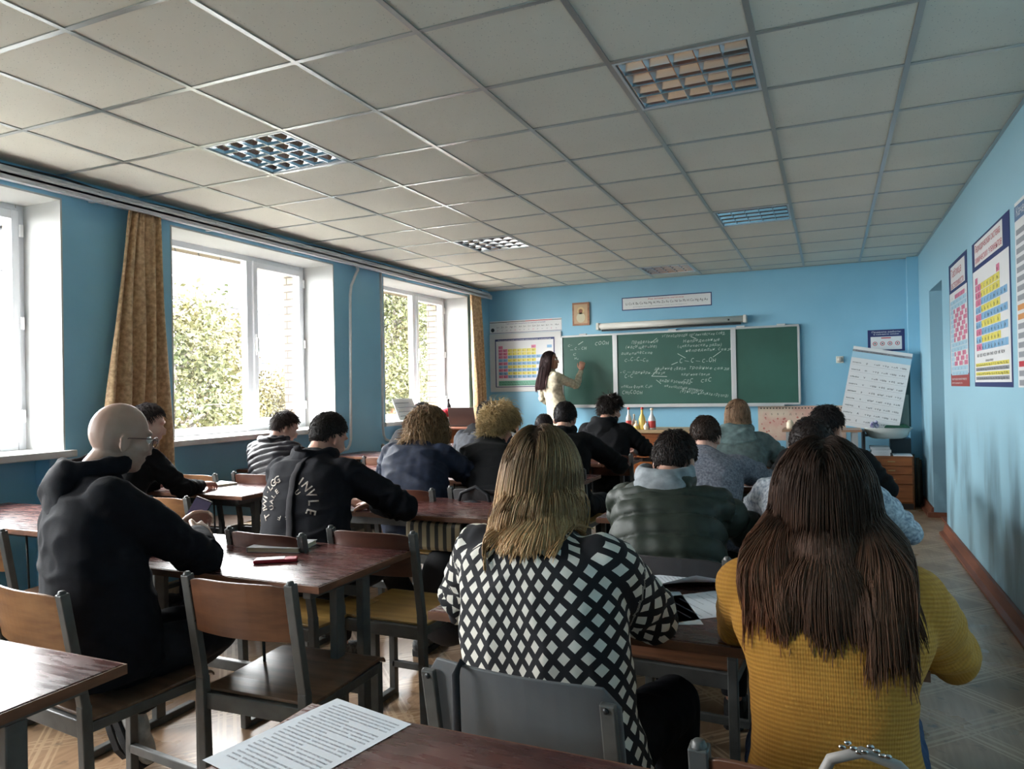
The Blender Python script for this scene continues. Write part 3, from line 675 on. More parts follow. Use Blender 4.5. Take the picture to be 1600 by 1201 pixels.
# beige wall chart low beside the board
F = wallflat(-.56, .68); F.slab(0, 0, .98, .42, .001, mat('beige_chart', (206, 190, 170), .6, col2=(200, 160, 146), vscale=7))
r_ = random.Random(5)
for k in range(26): F.rect(.03+k*.036, .385, .045+k*.036, .40, PK)
for k in range(60): disc(F, r_.uniform(.04, .95), r_.uniform(.03, .28), r_.uniform(.006, .014), mat('chart_red', (182, 112, 104), .6), 1, 8)
for k in range(12): F.text('АБВГДЕ'[k % 6], .08+k*.07, .31, .03, PK)
tag(F.build('beige_wall_chart'), 'beige chart with rows of small marks, below the right end of the chalkboard', 'poster')
# blue rules poster
F = wallflat(.67, 1.72); w = .38; F.slab(0, 0, w, .25, .001, PN); F.text('Правила работы', .04, .215, .026, PW, width=.3); F.text('в кабинете химии', .06, .19, .022, PW, width=.26); F.rect(.03, .02, w-.03, .17, PW)
for k in range(4): disc(F, .075+k*.077, .09, .024, PR, 2); disc(F, .075+k*.077, .09, .017, PW, 3); disc(F, .075+k*.077, .09, .008, PK, 4)
F.rect(.14, .148, .24, .16, PR, 2)
tag(F.build('safety_poster'), 'blue and white poster with four round symbols, peeking above the tilted chart', 'poster')
t = thing('wall_thermostat', 'small round cream wall socket on the front wall, right of the chalkboard', 'wall socket', (.37, YF, 1.64))
b = MB(); b.box((.33, YF-.012, 1.60), (.41, YF-.001, 1.68)); b.build('plate', mat('cream_plastic', (214, 212, 200), .4), t, bevel=.004)
b = MB(); b.tube([(.37, YF-.012, 1.64), (.37, YF-.03, 1.64)], [.032, .028], 20); b.build('dial', mat('cream_plastic_dark', (190, 188, 178), .4), t)

# ------------------------------------------------------------------ right wall posters
def rflat(y, z): return Flat((XR-.002, y, z), (0, -1, 0), (0, 0, 1))
# nearer end of the wall is to the right in view, so u runs towards the camera
F = rflat(3.98, 1.32); w, h = .87, 1.0; F.slab(0, 0, w, h, .001, PN); F.rect(.02, .10, w-.02, h-.24, PW); F.rect(0, 0, w, .095, pm('brick_red', 158, 62, 58), 1)
F.text('Таблица', .12, h-.12, .09, PR, 3, width=.5); F.text('растворимости', .12, h-.21, .08, PR, 3, width=.6); F.rect(.10, h-.215, .78, h-.03, PW, 2)
F.text('веществ в воде при комнатной температуре', .06, .05, .025, PW, 3, width=.7); F.text('кислоты основания соли', .06, .02, .02, PW, 3, width=.5)
for r in range(17):
    for c in range(10):
        x0 = .06 + c*.077; y0 = .73 - r*.038
        col = PLB if (r < 3 or c < 2 or r in (10, 11, 15, 16)) else (PP if (r+c) % 3 else PW)
        if r == 0: col = PP if 2 < c < 9 else PW
        F.rect(x0, y0-.034, x0+.072, y0, col, 2)
        if (r+c) % 2: F.text('РНМ'[(r*c) % 3], x0+.02, y0-.03, .026, PK, 3)
tag(F.build('solubility_poster'), 'dark-topped poster with pink squares and a red foot, on the right wall nearest the niche', 'poster')
F = rflat(2.90, 1.32); w, h = 1.16, .99; F.slab(0, 0, w, h, .001, PN); F.rect(.02, .03, w-.03, h-.20, PW)
F.rect(.10, h-.17, .98, h-.015, PW, 2); F.text('Периодическая система', .12, h-.08, .07, PR, 3, width=.8); F.text('химических элементов', .12, h-.155, .07, PR, 3, width=.84)
periodic(F, .10, .24, .98, .50)
F.text('RO  R2O  RO2  RH4  RH3  H2R  HR  RO4', .12, .20, .03, PK, 3, width=.85); F.text('лантаноиды актиноиды', .4, .165, .022, PK, 3)
for k in range(4):
    F.rect(.06, .135-.03*k, 1.08, .158-.03*k, PY if k % 2 == 0 else PGY, 2); F.text(' '.join(ELS[30+k*12:44+k*12]), .07, .138-.03*k, .02, PK, 3, width=.98)
tag(F.build('periodic_table_poster'), 'tall periodic table poster with yellow and blue squares on the right wall', 'poster')
F = rflat(1.62, 1.32); w, h = .95, .99; F.slab(0, 0, w, h, .001, PW); F.rect(0, h-.1, w, h-.02, pm('blue_grey', 96, 124, 160), 1)
F.text('Качественные реакции', .04, h-.08, .07, PW, 3, width=.85)
for k in range(17):
    yk = h-.15-k*.05; c_ = PR if k in (14,) else (mat('print_orange', (214, 150, 90), .5) if k in (8, 9) else PGY)
    F.rect(.03, yk-.03, .22, yk, c_, 2); F.text(words(4, k), .26, yk-.025, .03, PK, 3, width=.6)
tag(F.build('reactions_poster'), 'white text poster cut off by the right edge of the picture', 'poster')
# ------------------------------------------------------------------ curtains, rail, pipes
RAIL = mat('grey_rail', (196, 198, 202), .4)
b = MB(); b.box((XL+.004, YB+.3, 2.655), (XL+.13, 6.18, 2.675)); b.box((XL+.115, YB+.3, 2.63), (XL+.13, 6.18, 2.69)); b.box((XL+.004, YB+.3, 2.69), (XL+.10, 6.18, 2.72))
for k in range(12): y = YB+.5+k*.98; b.box((XL+.001, y, 2.645), (XL+.12, y+.03, 2.70))
tag(b.build('curtain_rail', RAIL, bevel=.003), 'grey double curtain rail running along the whole window wall under the ceiling', 'curtain rail')
b = MB(); pts = [(XL+.05+.02*math.sin(k*1.3), YB+.4+k*.3, 2.735+.008*math.sin(k*2.1)) for k in range(39) if YB+.4+k*.3 < 6.2]; b.tube(pts, .007, 6)
tag(b.build('cable', mat('dark_cable', (50, 50, 54), .6)), 'thin dark cable lying on top of the curtain rail', 'cable')
GOLD = mat('gold_brocade', (216, 184, 142), .5, col2=(170, 136, 98), vscale=38, bump=.3, bscale=60, sheen=.2, bdist=.003)
def curtain(label, y0t, y1t, y0b, y1b, zt, zb, pleats, seed, rust=False):
    r = random.Random(seed); nu, nv = 90, 40; vs = []
    for j in range(nv+1):
        v = j/nv; z = zt + (zb-zt)*v
        a = y0t + (y0b-y0t)*min(1, v*1.25)**.8; c = y1t + (y1b-y1t)*v
        for i in range(nu+1):
            u = i/nu; amp = .020 + .026*min(1, v*2)
            x = XL + .085 + amp*math.sin(u*pleats*2*PI + .5*math.sin(v*3+seed)) + .010*math.sin(u*pleats*4.3*PI+1+v*2)*(1-v) + .03*v*(1-v)
            vs.append((x, a + (c-a)*u + .010*math.sin(v*7+u*9), z))
    b = MB(); W_ = nu+1
    b.add(vs, [(j*W_+i, j*W_+i+1, (j+1)*W_+i+1, (j+1)*W_+i) for j in range(nv) for i in range(nu)], None, True)
    t = thing('curtain', label, 'curtain', (XL+.085, (y0b+y1b)/2, zb), 'gold brocade curtains')
    o = b.build('drape', GOLD, t, fixn=False); s = o.modifiers.new('solid', 'SOLIDIFY'); s.thickness = .004
    b = MB()
    for k in range(7):
        y = y0t + (y1t-y0t)*(k+.5)/7; b.tube([(XL+.085, y, zt-.01), (XL+.085, y, zt+.02), (XL+.09, y, zt+.035)], .004, 6)
    b.build('hooks', RAIL, t)
    b = MB(); W_ = 13; vs = []
    for j in range(nv+1):
        v = j/nv; z = zt + (zb-zt)*v; c = y1t + (y1b-y1t)*v
        for i in range(W_): vs.append((XL+.06-.03*i/12, c - .02 + .035*i/12 + .010*math.sin(v*7+9), z))
    b.add(vs, [(j*W_+i, j*W_+i+1, (j+1)*W_+i+1, (j+1)*W_+i) for j in range(nv) for i in range(12)], None, True)
    o = b.build('lining', mat('rust_lining', (168, 92, 54), .6, sheen=.2), t, fixn=False); s = o.modifiers.new('solid', 'SOLIDIFY'); s.thickness = .003
curtain('gathered gold brocade curtain between the nearest and the middle window', .43, .68, .22, .77, 2.66, .75, 4.6, 1)
curtain('gathered gold brocade curtain in the far corner next to the framed periodic table', 5.56, 5.90, 5.66, 6.04, 2.66, .30, 4.0, 2)
PIPE = mat('white_pipe_paint', (204, 206, 206), .35, var=.1, vscale=20)
b = MB(); X = XL+.05
b.tube([(XL+.02, 3.14, 2.68), (X, 3.12, 2.62), (X, 3.05, 2.52), (X, 3.0, 2.44), (X, 2.98, 2.34), (X, 2.97, 1.8), (X, 2.955, 1.2), (X, 2.95, .90), (X, 2.93, .84), (X, 2.89, .80), (X, 2.80, .79)], .014, 12)
tag(b.build('heating_pipe', PIPE), 'white wall pipe with a bent top, right of the middle window', 'pipe', 'white heating pipes')
b = MB(); b.tube([(X, 3.53, 2.66), (X, 3.53, 1.8), (X, 3.52, 1.0), (X, 3.535, .90), (X, 3.57, .85), (X, 3.64, .83), (X, 4.05, .82), (X, 4.4, .82)], .014, 12)
tag(b.build('heating_pipe', PIPE), 'straight white wall pipe that turns at the bottom, left of the far window', 'pipe', 'white heating pipes')

# ------------------------------------------------------------------ front of the room
b = MB(); b.box((-3.95, 5.72, 0), (-.55, YF-.03, .16)); struct(b.build('trim_6', wood('platform_wood', (112, 84, 62), (92, 66, 48)), bevel=.004))
TOPW = wood('pale_table_top', (176, 152, 118), (158, 132, 98), .4); FRW = wood('orange_brown_veneer', (150, 88, 44), (124, 68, 34), .35)
t = thing('demonstration_table', 'long teacher\'s demonstration table with a pale top and an orange-brown front', 'table', (-1.5, 5.2, 0))
b = MB(); b.box((-2.28, 4.88, .85), (-.80, 5.52, .885)); b.build('tabletop', TOPW, t, bevel=.004)
b = MB(); b.box((-2.24, 4.93, .06), (-.84, 4.95, .85)); b.build('front_panel', FRW, t)
for x in (-2.24, -.86, -1.56):
    b = MB(); b.box((x, 4.951, 0), (x+.02, 5.49, .849)); b.build('side_panel', FRW, t)
t = thing('side_table', 'brown side table under the laptop, by the far window', 'table', (-3.95, 4.78, 0))
b = MB(); b.box((-4.12, 4.48, .90), (-3.50, 5.06, .925)); b.build('tabletop', wood('red_table', (142, 84, 60), (118, 66, 46)), t, bevel=.004)
for x in (-4.10, -3.54):
    b = MB(); b.box((x, 4.50, 0), (x+.02, 5.04, .90)); b.build('side_panel', FRW, t)
b = MB(); b.box((-4.08, 4.53, .2), (-3.54, 4.55, .9)); b.build('front_panel', FRW, t)
t = thing('laptop', 'open dark laptop seen from the back of its lid, in front of the far curtain', 'laptop', (-3.8, 4.70, .925))
b = MB(); b.box((-3.97, 4.70, .926), (-3.62, 4.93, .944)); b.build('keyboard_base', mat('laptop_black', (36, 32, 32), .35), t, bevel=.004)
b = MB(); Rl = Matrix.Rotation(math.radians(14), 3, 'X'); b.box((-3.97, 4.685, .944), (-3.62, 4.693, 1.165), None, Rl, (-3.8, 4.69, .944)); b.build('lid', mat('laptop_brown_black', (58, 44, 40), .3), t, bevel=.003)
b = MB(); b.tube([(-3.80, 4.670, 1.06), (-3.80, 4.667, 1.06)], .012, 14); b.build('badge', mat('badge_grey', (170, 170, 172), .3), t)
# things on the far window sill
SX = XL-.03
t = thing('desk_calendar', 'white printed board leaning in the far window, left on the sill', 'calendar', (XL-.10, 4.22, WZ0))
b = MB(); b.bar((XL-.06, 4.22, WZ0), (XL-.16, 4.22, WZ0+.26), .46, .006, up=(0, 1, 0)); b.v = []; b.f = []; b.mi = []; b.sm = []
vs = [(XL-.04, 4.0, WZ0+.001), (XL-.04, 4.44, WZ0+.001), (XL-.14, 4.44, WZ0+.25), (XL-.14, 4.0, WZ0+.25)]; vs += [(x-.006, y, z) for x, y, z in vs]
b.add(vs, [(0,1,2,3),(7,6,5,4),(0,4,5,1),(1,5,6,2),(2,6,7,3),(3,7,4,0)]); b.build('card', mat('paper_white', (222, 224, 224), .7), t)
b = MB(); 
for k in range(4): b.box((XL-.05-.022*k, 4.03, WZ0+.045+.05*k), (XL-.048-.022*k+.004, 4.41-.1*(k % 2), WZ0+.053+.05*k))
b.build('print', mat('print_grey_d', (120, 126, 130), .7), t)
t = thing('water_bottle', 'black bottle with a red base standing on the far window sill', 'bottle', (SX, 5.13, WZ0))
b = MB(); b.lathe([(.001, 0), (.034, 0), (.036, .02), (.036, .14), (.022, .165), (.014, .18), (.0135, .2)], (SX, 5.13, WZ0+.001)); b.build('bottle_body', mat('bottle_black', (28, 28, 32), .3), t)
b = MB(); b.lathe([(.001, .2), (.017, .2), (.017, .225), (.001, .226)], (SX, 5.13, WZ0+.001)); b.build('cap', mat('bottle_black2', (20, 20, 22), .3), t)
b = MB(); 
for k in range(7): b.ell((SX+.02+.02*math.sin(k*2), 4.98+.045*k*.9, WZ0+.05+.012*math.sin(k*1.7)), (.05, .045, .055), None, 12, 8)
me_ = None
tag(b.build('red_cloth', mat('bright_red_cloth', (206, 52, 66), .8)), 'crumpled red cloth on the far window sill beside the black bottle', 'cloth')
# bottles on the demonstration table
RED = mat('bottle_red', (196, 64, 60), .4); CR = mat('bottle_cream', (222, 206, 180), .4); YL = mat('bottle_yellow', (216, 188, 96), .4); GLS = mat('pale_bottle', (206, 206, 204), .15)
def bottle(x, y, h, r, mb_, ml, mc, label):
    t = thing('decorated_bottle', label, 'bottle', (x, y, .885), 'bottles on the demonstration table')
    b = MB(); b.lathe([(.001, 0), (r*.95, 0), (r, .01), (r, h*.45), (r*.8, h*.56), (r*.35, h*.7), (r*.28, h*.9), (.001, h*.9)], (x, y, .886)); b.build('bottle_body', mb_, t)
    b = MB(); b.lathe([(r*1.01, h*.08), (r*1.02, h*.1), (r*1.02, h*.38), (r*1.01, h*.4)], (x, y, .886)); b.build('label_band', ml, t)
    b = MB(); b.lathe([(.001, h*.9), (r*.42, h*.9), (r*.45, h*.96), (r*.3, h), (.001, h)], (x, y, .886)); b.build('cap', mc, t)
bottle(-1.840, 5.0, .25, .032, GLS, RED, RED, 'tall bottle with a red band and red cap, leftmost on the table')
bottle(-1.790, 5.05, .17, .028, GLS, CR, CR, 'low cream bottle between the two tall red-capped ones')
bottle(-1.685, 5.0, .25, .038, YL, YL, RED, 'tall bottle with a yellow belly and a red cap')
bottle(-1.575, 5.0, .24, .042, GLS, RED, CR, 'tall pale bottle with a round red and white belly, rightmost')
bottle(-1.745, 4.97, .10, .03, CR, YL, CR, 'small squat jar with brown spots, left of the yellow bottle')
bottle(-1.630, 4.96, .09, .03, GLS, CR, RED, 'small pale jar between the yellow and the rightmost bottle')

# right front corner: table, cabinet, chart, basin
t = thing('lab_trolley', 'pale narrow table with grey legs under the beige chart', 'table', (.14, 5.7, 0))
b = MB(); b.box((-.24, 5.50, .835), (.56, 5.95, .86)); b.build('tabletop', wood('brown_top', (164, 132, 108), (142, 110, 88)), t, bevel=.003)
for x in (-.20, .46):
    b = MB(); b.box((x, 5.52, 0), (x+.06, 5.56, .834)); b.box((x, 5.88, 0), (x+.06, 5.92, .834)); b.box((x+.02, 5.56, .7), (x+.04, 5.88, .8)); b.build('leg_frame', mat('pale_grey_metal', (160, 164, 166), .4), t)
b = MB(); b.box((-.19, 5.6, .40), (.50, 5.9, .42)); b.build('shelf', mat('pale_grey_metal', (160, 164, 166), .4), t)
for x, hh, lab, m_ in ((-.16, .10, 'small cream bell-shaped pot on the pale corner table, left one', CR), (-.07, .09, 'small dark-backed cream pot on the pale corner table, right one', mat('mushroom', (176, 160, 140), .5))):
    b = MB(); b.lathe([(.001, 0), (.035, 0), (.04, .02), (.038, hh*.7), (.02, hh), (.001, hh)], (x, 5.62, .861)); tag(b.build('small_pot', m_, origin=(x, 5.62, .861)), lab, 'pot', 'pots on the corner table')
CABW = wood('orange_cabinet_wood', (150, 92, 52), (124, 72, 40), .4)
t = thing('drawer_cabinet', 'orange-brown wooden cabinet with four drawers in the right front corner', 'cabinet', (.87, 5.95, 0))
b = MB(); b.box((.63, 5.74, 0), (1.06, 6.2, .565)); b.build('carcass', CABW, t, bevel=.003)
b = MB(); b.box((.64, 5.735, 0), (1.05, 5.74, .06)); b.build('plinth', mat('dark_plinth', (40, 32, 28), .6), t)
for k, (z0, z1) in enumerate(((.075, .26), (.268, .365), (.373, .455), (.463, .555))):
    b = MB(); b.box((.645, 5.722, z0), (1.045, 5.739, z1)); d = b.build('drawer', CABW, t, bevel=.004)
    b = MB(); b.box((.81, 5.708, (z0+z1)/2-.006), (.88, 5.7215, (z0+z1)/2+.006)); b.build('handle', mat('dull_brass', (166, 140, 96), .4, .5), d)
def stack(x0, y0, x1, y1, z, items, m, name, lab, cat, grp):
    for k, (h, dx, l) in enumerate(items):
        b = MB(); b.box((x0+dx, y0, z+.0005), (x1+dx, y1, z+h-.0005)); tag(b.build(name, m, origin=(x0, y0, z), bevel=.002), l, cat, grp); z += h
PAPER = mat('paper_sheet', (220, 224, 230), .75)
stack(.65, 5.76, .84, 6.0, .565, [(.035, 0, 'pale paper bundle on the cabinet, bottom of the left pile'), (.03, .01, 'pale paper bundle on the cabinet, middle of the left pile'), (.03, -.004, 'pale paper bundle on the cabinet, top of the left pile')], PAPER, 'paper_bundle', '', 'papers', 'paper bundles on the cabinet')
b = MB(); b.box((.87, 5.75, .566), (1.05, 5.98, .578)); tag(b.build('open_notebook', PAPER, origin=(.9, 5.8, .566)), 'thin white notebook on the right half of the cabinet top', 'notebook')
b = MB(); b.box((.86, 5.99, .566), (1.06, 6.19, .74)); tag(b.build('dark_box', mat('dark_teal_box', (30, 44, 52), .5), origin=(.9, 6, .566), bevel=.004), 'dark box standing on the cabinet behind the white notebook', 'box')
t = thing('wash_basin', 'white oval plastic basin resting on the box and papers over the cabinet', 'basin', (.83, 5.98, .742))
b = MB(); n = 28; prof = [(.001, .006), (.15, .0), (.19, .02), (.225, .09), (.235, .115), (.245, .118), (.245, .112), (.225, .108), (.215, .085), (.18, .02), (.14, .012), (.001, .012)]; vs = []
for r_, z in prof:
    for k in range(n): vs.append((.83 + r_*1.02*math.cos(2*PI*k/n), 5.98 + r_*.75*math.sin(2*PI*k/n), .742+z))
b.add(vs, [(i*n+k, i*n+(k+1) % n, (i+1)*n+(k+1) % n, (i+1)*n+k) for i in range(len(prof)-1) for k in range(n)], None, True); b.build('tub', mat('white_tub', (206, 212, 208), .35), t)
b = MB()
vs = [(.79, 5.86, .862), (1.05, 5.86, .862), (1.06, 6.08, .866), (.80, 6.1, .866), (.83, 5.97, .905), (1.00, 5.98, .90)]; b.add(vs, [(0, 1, 5, 4), (1, 2, 5), (2, 3, 4, 5), (3, 0, 4), (0, 3, 2, 1)])
tag(b.build('green_cloth', mat('dark_green_cloth', (28, 84, 62), .8), origin=(.9, 6, .862), bevel=.008), 'folded dark green cloth heaped in the white basin', 'cloth')
b = MB(); b.ell((.68, 5.87, .895), (.028, .028, .038)); b.ell((.72, 5.88, .885), (.025, .022, .026)); b.ell((.715, 5.87, .925), (.018, .014, .022))
tag(b.build('blue_ornament', mat('deep_blue_plastic', (44, 44, 110), .3, col2=(200, 200, 220), vscale=30), origin=(.68, 5.87, .862)), 'small dark blue and white object at the left rim of the basin', 'ornament')
# tilted chart and its dark green backing board
o_ = Vector((.34, 5.93, .90)); rr = Vector((math.cos(-.10), 0, math.sin(-.10))); n_ = Vector((0, -.97, .22)); uu = n_.cross(rr) if n_.cross(rr).z > 0 else rr.cross(n_); uu = (Matrix.Rotation(-.20, 3, 'Y') @ Vector((0, .12, 1))).normalized(); uu = Vector((.19, .14, .97)).normalized()
rr = (rr - uu*rr.dot(uu)).normalized()
F = Flat(o_, rr, uu); w, h = .60, .91; F.slab(0, 0, w, h, .004, PW); F.rect(0, h-.13, w, h-.06, PLB); F.rect(0, h-.06, w, h-.035, PGY)
F.text('Единицы измерения и формулы', .03, h-.055, .02, PK, width=.5); r_ = random.Random(3)
for k in range(9):
    y = h-.19-k*.082; F.text(['плотность', 'масса', 'объём', 'скорость', 'давление', 'моль', 'заряд', 'работа', 'энергия'][k], .02, y, .022, PK, width=.09); F.text('ρ m V υ p n q A E'.split()[k], .16, y, .03, PK)
    for q in range(4): F.text(['= m/V', '= V·ρ', '= n·M', '= N/Nа', '= F/S', 'кг/м³'][(k+q) % 6], .24+q*.088, y, .028, PK, width=.062)
    F.line(.01, y-.018, w-.01, y-.018, .0012, PGY)
tag(F.build('formula_chart'), 'large tilted white chart of formulas with a blue header, leaning in the right corner', 'poster')
b = MB(); b.bar((.985, 6.06, .868), (1.00, 6.22, 1.66), .17, .012, up=(0, 1, 0)); tag(b.build('green_board', mat('dark_green_board', (34, 66, 66), .5)), 'narrow dark green board standing behind the tilted formula chart', 'board')
b = MB(); b.bar((.97, 6.03, .868), (.97, 6.045, 1.22), .16, .006, up=(0, 1, 0)); tag(b.build('grey_panel', mat('grey_green_panel', (110, 126, 120), .3), bevel=.01), 'small grey-green rounded panel behind the white basin', 'panel')
for k, (x, y, h_, l) in enumerate(((1.085, 6.02, .56, 'rolled brown wall map nearest the cabinet'), (1.125, 5.96, .53, 'rolled brown wall map in the middle of the three'), (1.155, 6.06, .50, 'rolled brown wall map closest to the right wall'))):
    b = MB(); b.tube([(x, y, .0), (x-.005, y+.06, h_)], [.02, .02], 12); 
    tag(b.build('rolled_map', mat('brown_roll', (88, 80, 66), .7, col2=(62, 54, 44), vscale=20, stretch=(3, 3, .6)), origin=(x, y, 0)), l, 'rolled map', 'rolled maps beside the cabinet')
t = thing('shelf_rack', 'dark open rack of the far right corner, partly behind the students', 'rack', (.6, 6.05, 0))
b = MB(); b.box((.575, 5.78, 0), (.60, 6.18, .83)); b.build('side', mat('dark_rack', (52, 50, 52), .6), t); b = MB(); b.box((.601, 5.98, .76), (.66, 6.18, .78)); b.build('shelf', mat('dark_rack', (52, 50, 52), .6), t)

# ------------------------------------------------------------------ papers and belongings on the desks
TZ = DZ + .0006
def sheet(x, y, w, h, rot, label, z=TZ, text=18, seed=0, curl=0.0, grp='printed sheets on the desks', big=.0075):
    r = random.Random(seed); c, s = math.cos(rot), math.sin(rot); nu = 16; nv = 16; vs = []
    def Z(u, v): return z + curl*max(0, (u-.35)/.65)**2*max(0, 1-abs(v-.55)*1.2) + .0004
    def Q(u, v, l=0): a = (u-.5)*w; b_ = (v-.5)*h; return (x + a*c - b_*s, y + a*s + b_*c, Z(u, v) + l)
    b = MB()
    for j in range(nv+1):
        for i in range(nu+1): vs.append(Q(i/nu, j/nv))
    W_ = nu+1; b.add(vs, [(j*W_+i, j*W_+i+1, (j+1)*W_+i+1, (j+1)*W_+i) for j in range(nv) for i in range(nu)], PAPER, True)
    t = thing('paper_sheet', label, 'paper', (x, y, z), grp)
    b.build('paper', None, t, fixn=False)
    if text:
        b = MB(); ink = mat('printed_ink', (96, 98, 110), .8)
        yy = .93
        for k in range(text):
            body = words(7, seed*31+k); v2, f2, wt = text_mesh(body, 0); u0 = .10 + (.04 if k % 5 == 0 else 0); u1 = .93 if k % 5 != 4 else .5; sc_ = (u1-u0)*w/wt; out = []
            for X_, Y_, _ in v2: out.append(Q(u0 + X_*sc_/w, yy + Y_*big/h, .0006))
            b.add(out, f2, ink); yy -= .86/text
        b.build('printed_text', None, t, fixn=False)
    return t
sheet(-.575, -2.055, .20, .285, math.radians(-12), 'printed sheet lying on the nearest desk at the bottom edge', seed=1, text=24, big=.0068)
sheet(-.175, -.84, .21, .30, math.radians(-62), 'curled printed page between the two women, its far corner lifted', z=TZ+.002, seed=2, curl=.05, text=20)
sheet(-.075, -1.03, .21, .297, math.radians(-48), 'flat white sheet half under the mustard sleeve', seed=3, text=8)
sheet(-.20, -1.10, .21, .297, math.radians(22), 'plain white sheet next to the diamond pattern sleeve', seed=4, text=0)
sheet(-.06, .26, .21, .297, math.radians(-30), 'white sheet beside the boy in the green quilted jacket', seed=5, text=6)
sheet(-.20, 1.56, .21, .297, math.radians(12), 'white sheet in front of the speckled grey shirt', seed=6, text=0)
sheet(-3.86, 3.92, .21, .297, math.radians(12), 'loose paper on the window side desk below the far window', seed=7, text=0)
sheet(-3.78, 4.02, .21, .297, math.radians(-22), 'second loose paper overlapping on the desk below the far window', z=TZ+.003, seed=8, text=0)
def book(x, y, z, w, h, th, rot, cover, label, name='notebook', cat='notebook', page=None):
    t = thing(name, label, cat, (x, y, z)); R_ = Matrix.Rotation(rot, 3, 'Z'); pv = (x, y, z)
    b = MB(); b.box((x-w/2, y-h/2, z), (x+w/2, y+h/2, z+.002), None, R_, pv); b.box((x-w/2, y-h/2, z+th-.002), (x+w/2, y+h/2, z+th), None, R_, pv); b.box((x-w/2-.002, y-h/2, z), (x-w/2, y+h/2, z+th), None, R_, pv); b.build('cover', cover, t, bevel=.001)
    b = MB(); b.box((x-w/2+.001, y-h/2+.003, z+.0022), (x+w/2-.004, y+h/2-.003, z+th-.0022), None, R_, pv); b.build('pages', page or mat('cream_pages', (214, 206, 176), .8), t)
book(-1.71, -.83, TZ, .21, .165, .018, math.radians(14), mat('silver_cover', (196, 198, 200), .3), 'closed notebook with a pale glossy cover on the bald man\'s desk')
t = thing('pencil_case', 'slim red case with white front on the bald man\'s desk, nearest the edge', 'case', (-1.575, -1.02, TZ))
b = MB(); Rz = Matrix.Rotation(math.radians(34), 3, 'Z'); b.box((-1.65, -1.045, TZ), (-1.50, -.995, TZ+.012), None, Rz, (-1.575, -1.02, TZ)); b.build('red_body', mat('case_red', (176, 40, 56), .35), t, bevel=.004)
b = MB(); b.box((-1.642, -1.041, TZ+.0122), (-1.545, -.999, TZ+.0135), None, Rz, (-1.575, -1.02, TZ)); b.build('white_front', mat('case_white', (214, 206, 210), .4), t)
book(-3.50, .60, TZ, .20, .15, .014, math.radians(-16), mat('white_cover', (216, 218, 218), .5), 'closed white book on the window desk beyond the bald man')
# bags
BAGM = mat('black_bag_fabric', (24, 24, 30), .75, bump=.3, bscale=80)
t = thing('shoulder_bag', 'black shoulder bag hanging on the back of the chair beyond the empty desk', 'bag', (-1.52, .44, .45))
b = MB(); b.ell((-1.52, .43, .62), (.16, .065, .15)); b.ell((-1.52, .42, .53), (.15, .07, .10)); b.build('pouch', BAGM, t); b = MB(); b.tube([(-1.63, .45, .70), (-1.60, .455, .80), (-1.52, .47, .835), (-1.44, .455, .80), (-1.41, .45, .70)], .010, 8); b.build('handle', BAGM, t)
t = thing('hanging_bag', 'dark cloth bag hanging from the rod under the empty red-brown desk', 'bag', (-1.50, .06, .2))
b = MB(); b.ell((-1.50, .06, .38), (.13, .07, .22)); b.ell((-1.48, .05, .22), (.14, .08, .10)); b.build('sack', BAGM, t); b = MB(); b.tube([(-1.55, .06, .56), (-1.50, .06, .66), (-1.45, .06, .56)], .006, 8); b.build('strap', BAGM, t)
t = thing('handbag', 'light grey handbag with a chain on the seat behind the mustard sweater', 'bag', (.30, -1.70, .48))
b = MB(); b.ell((.30, -1.76, .56), (.11, .045, .11)); b.build('pouch', mat('grey_leather', (150, 146, 142), .5), t)
b = MB(); b.tube([(.22, -1.79, .63), (.225, -1.80, .72), (.245, -1.805, .765), (.29, -1.80, .782), (.34, -1.80, .77), (.38, -1.79, .73), (.40, -1.78, .62)], .009, 8); b.build('handle', mat('grey_leather', (150, 146, 142), .5), t)
b = MB()
for k in range(9): b.ell((.262+.008*k, -1.812+.004*(k % 2), .790+.006*math.sin(k*1.5)), (.006, .003, .004), None, 8, 5)
b.build('chain', mat('chrome', (200, 200, 200), .12, 1.), t)
t = thing('bag_strap', 'thin black bag strap hanging over the grey painted chair back', 'strap', (-.40, -1.81, .6))
b = MB(); b.tube([(-.41, -1.70, .62), (-.412, -1.765, .74), (-.412, -1.79, .815), (-.412, -1.812, .832), (-.413, -1.832, .815), (-.42, -1.815, .70), (-.43, -1.79, .55)], [.009]*7, 8, rx=[.003]*7, up=(0, 1, 0)); b.build('webbing', BAGM, t)
# striped cloth bag on the lap side of the desk
b = MB(); b.box((-1.68, .0, .585), (-1.36, .30, .725)); 
def stripes():
    m = bpy.data.materials.new('striped_canvas'); m.use_nodes = True; nt = m.node_tree; p = nt.nodes['Principled BSDF']; tc = nt.nodes.new('ShaderNodeTexCoord'); s = nt.nodes.new('ShaderNodeSeparateXYZ'); nt.links.new(tc.outputs['Object'], s.inputs[0])
    a = nt.nodes.new('ShaderNodeMath'); a.operation = 'MULTIPLY'; a.inputs[1].default_value = 22; nt.links.new(s.outputs['X'], a.inputs[0]); f = nt.nodes.new('ShaderNodeMath'); f.operation = 'FRACT'; nt.links.new(a.outputs[0], f.inputs[0])
    g = nt.nodes.new('ShaderNodeMath'); g.operation = 'GREATER_THAN'; g.inputs[1].default_value = .45; nt.links.new(f.outputs[0], g.inputs[0]); mx = nt.nodes.new('ShaderNodeMix'); mx.data_type = 'RGBA'; mx.inputs['A'].default_value = srgb(60, 58, 56); mx.inputs['B'].default_value = srgb(178, 160, 128)
    nt.links.new(g.outputs[0], mx.inputs['Factor']); nt.links.new(mx.outputs['Result'], p.inputs['Base Color']); return m
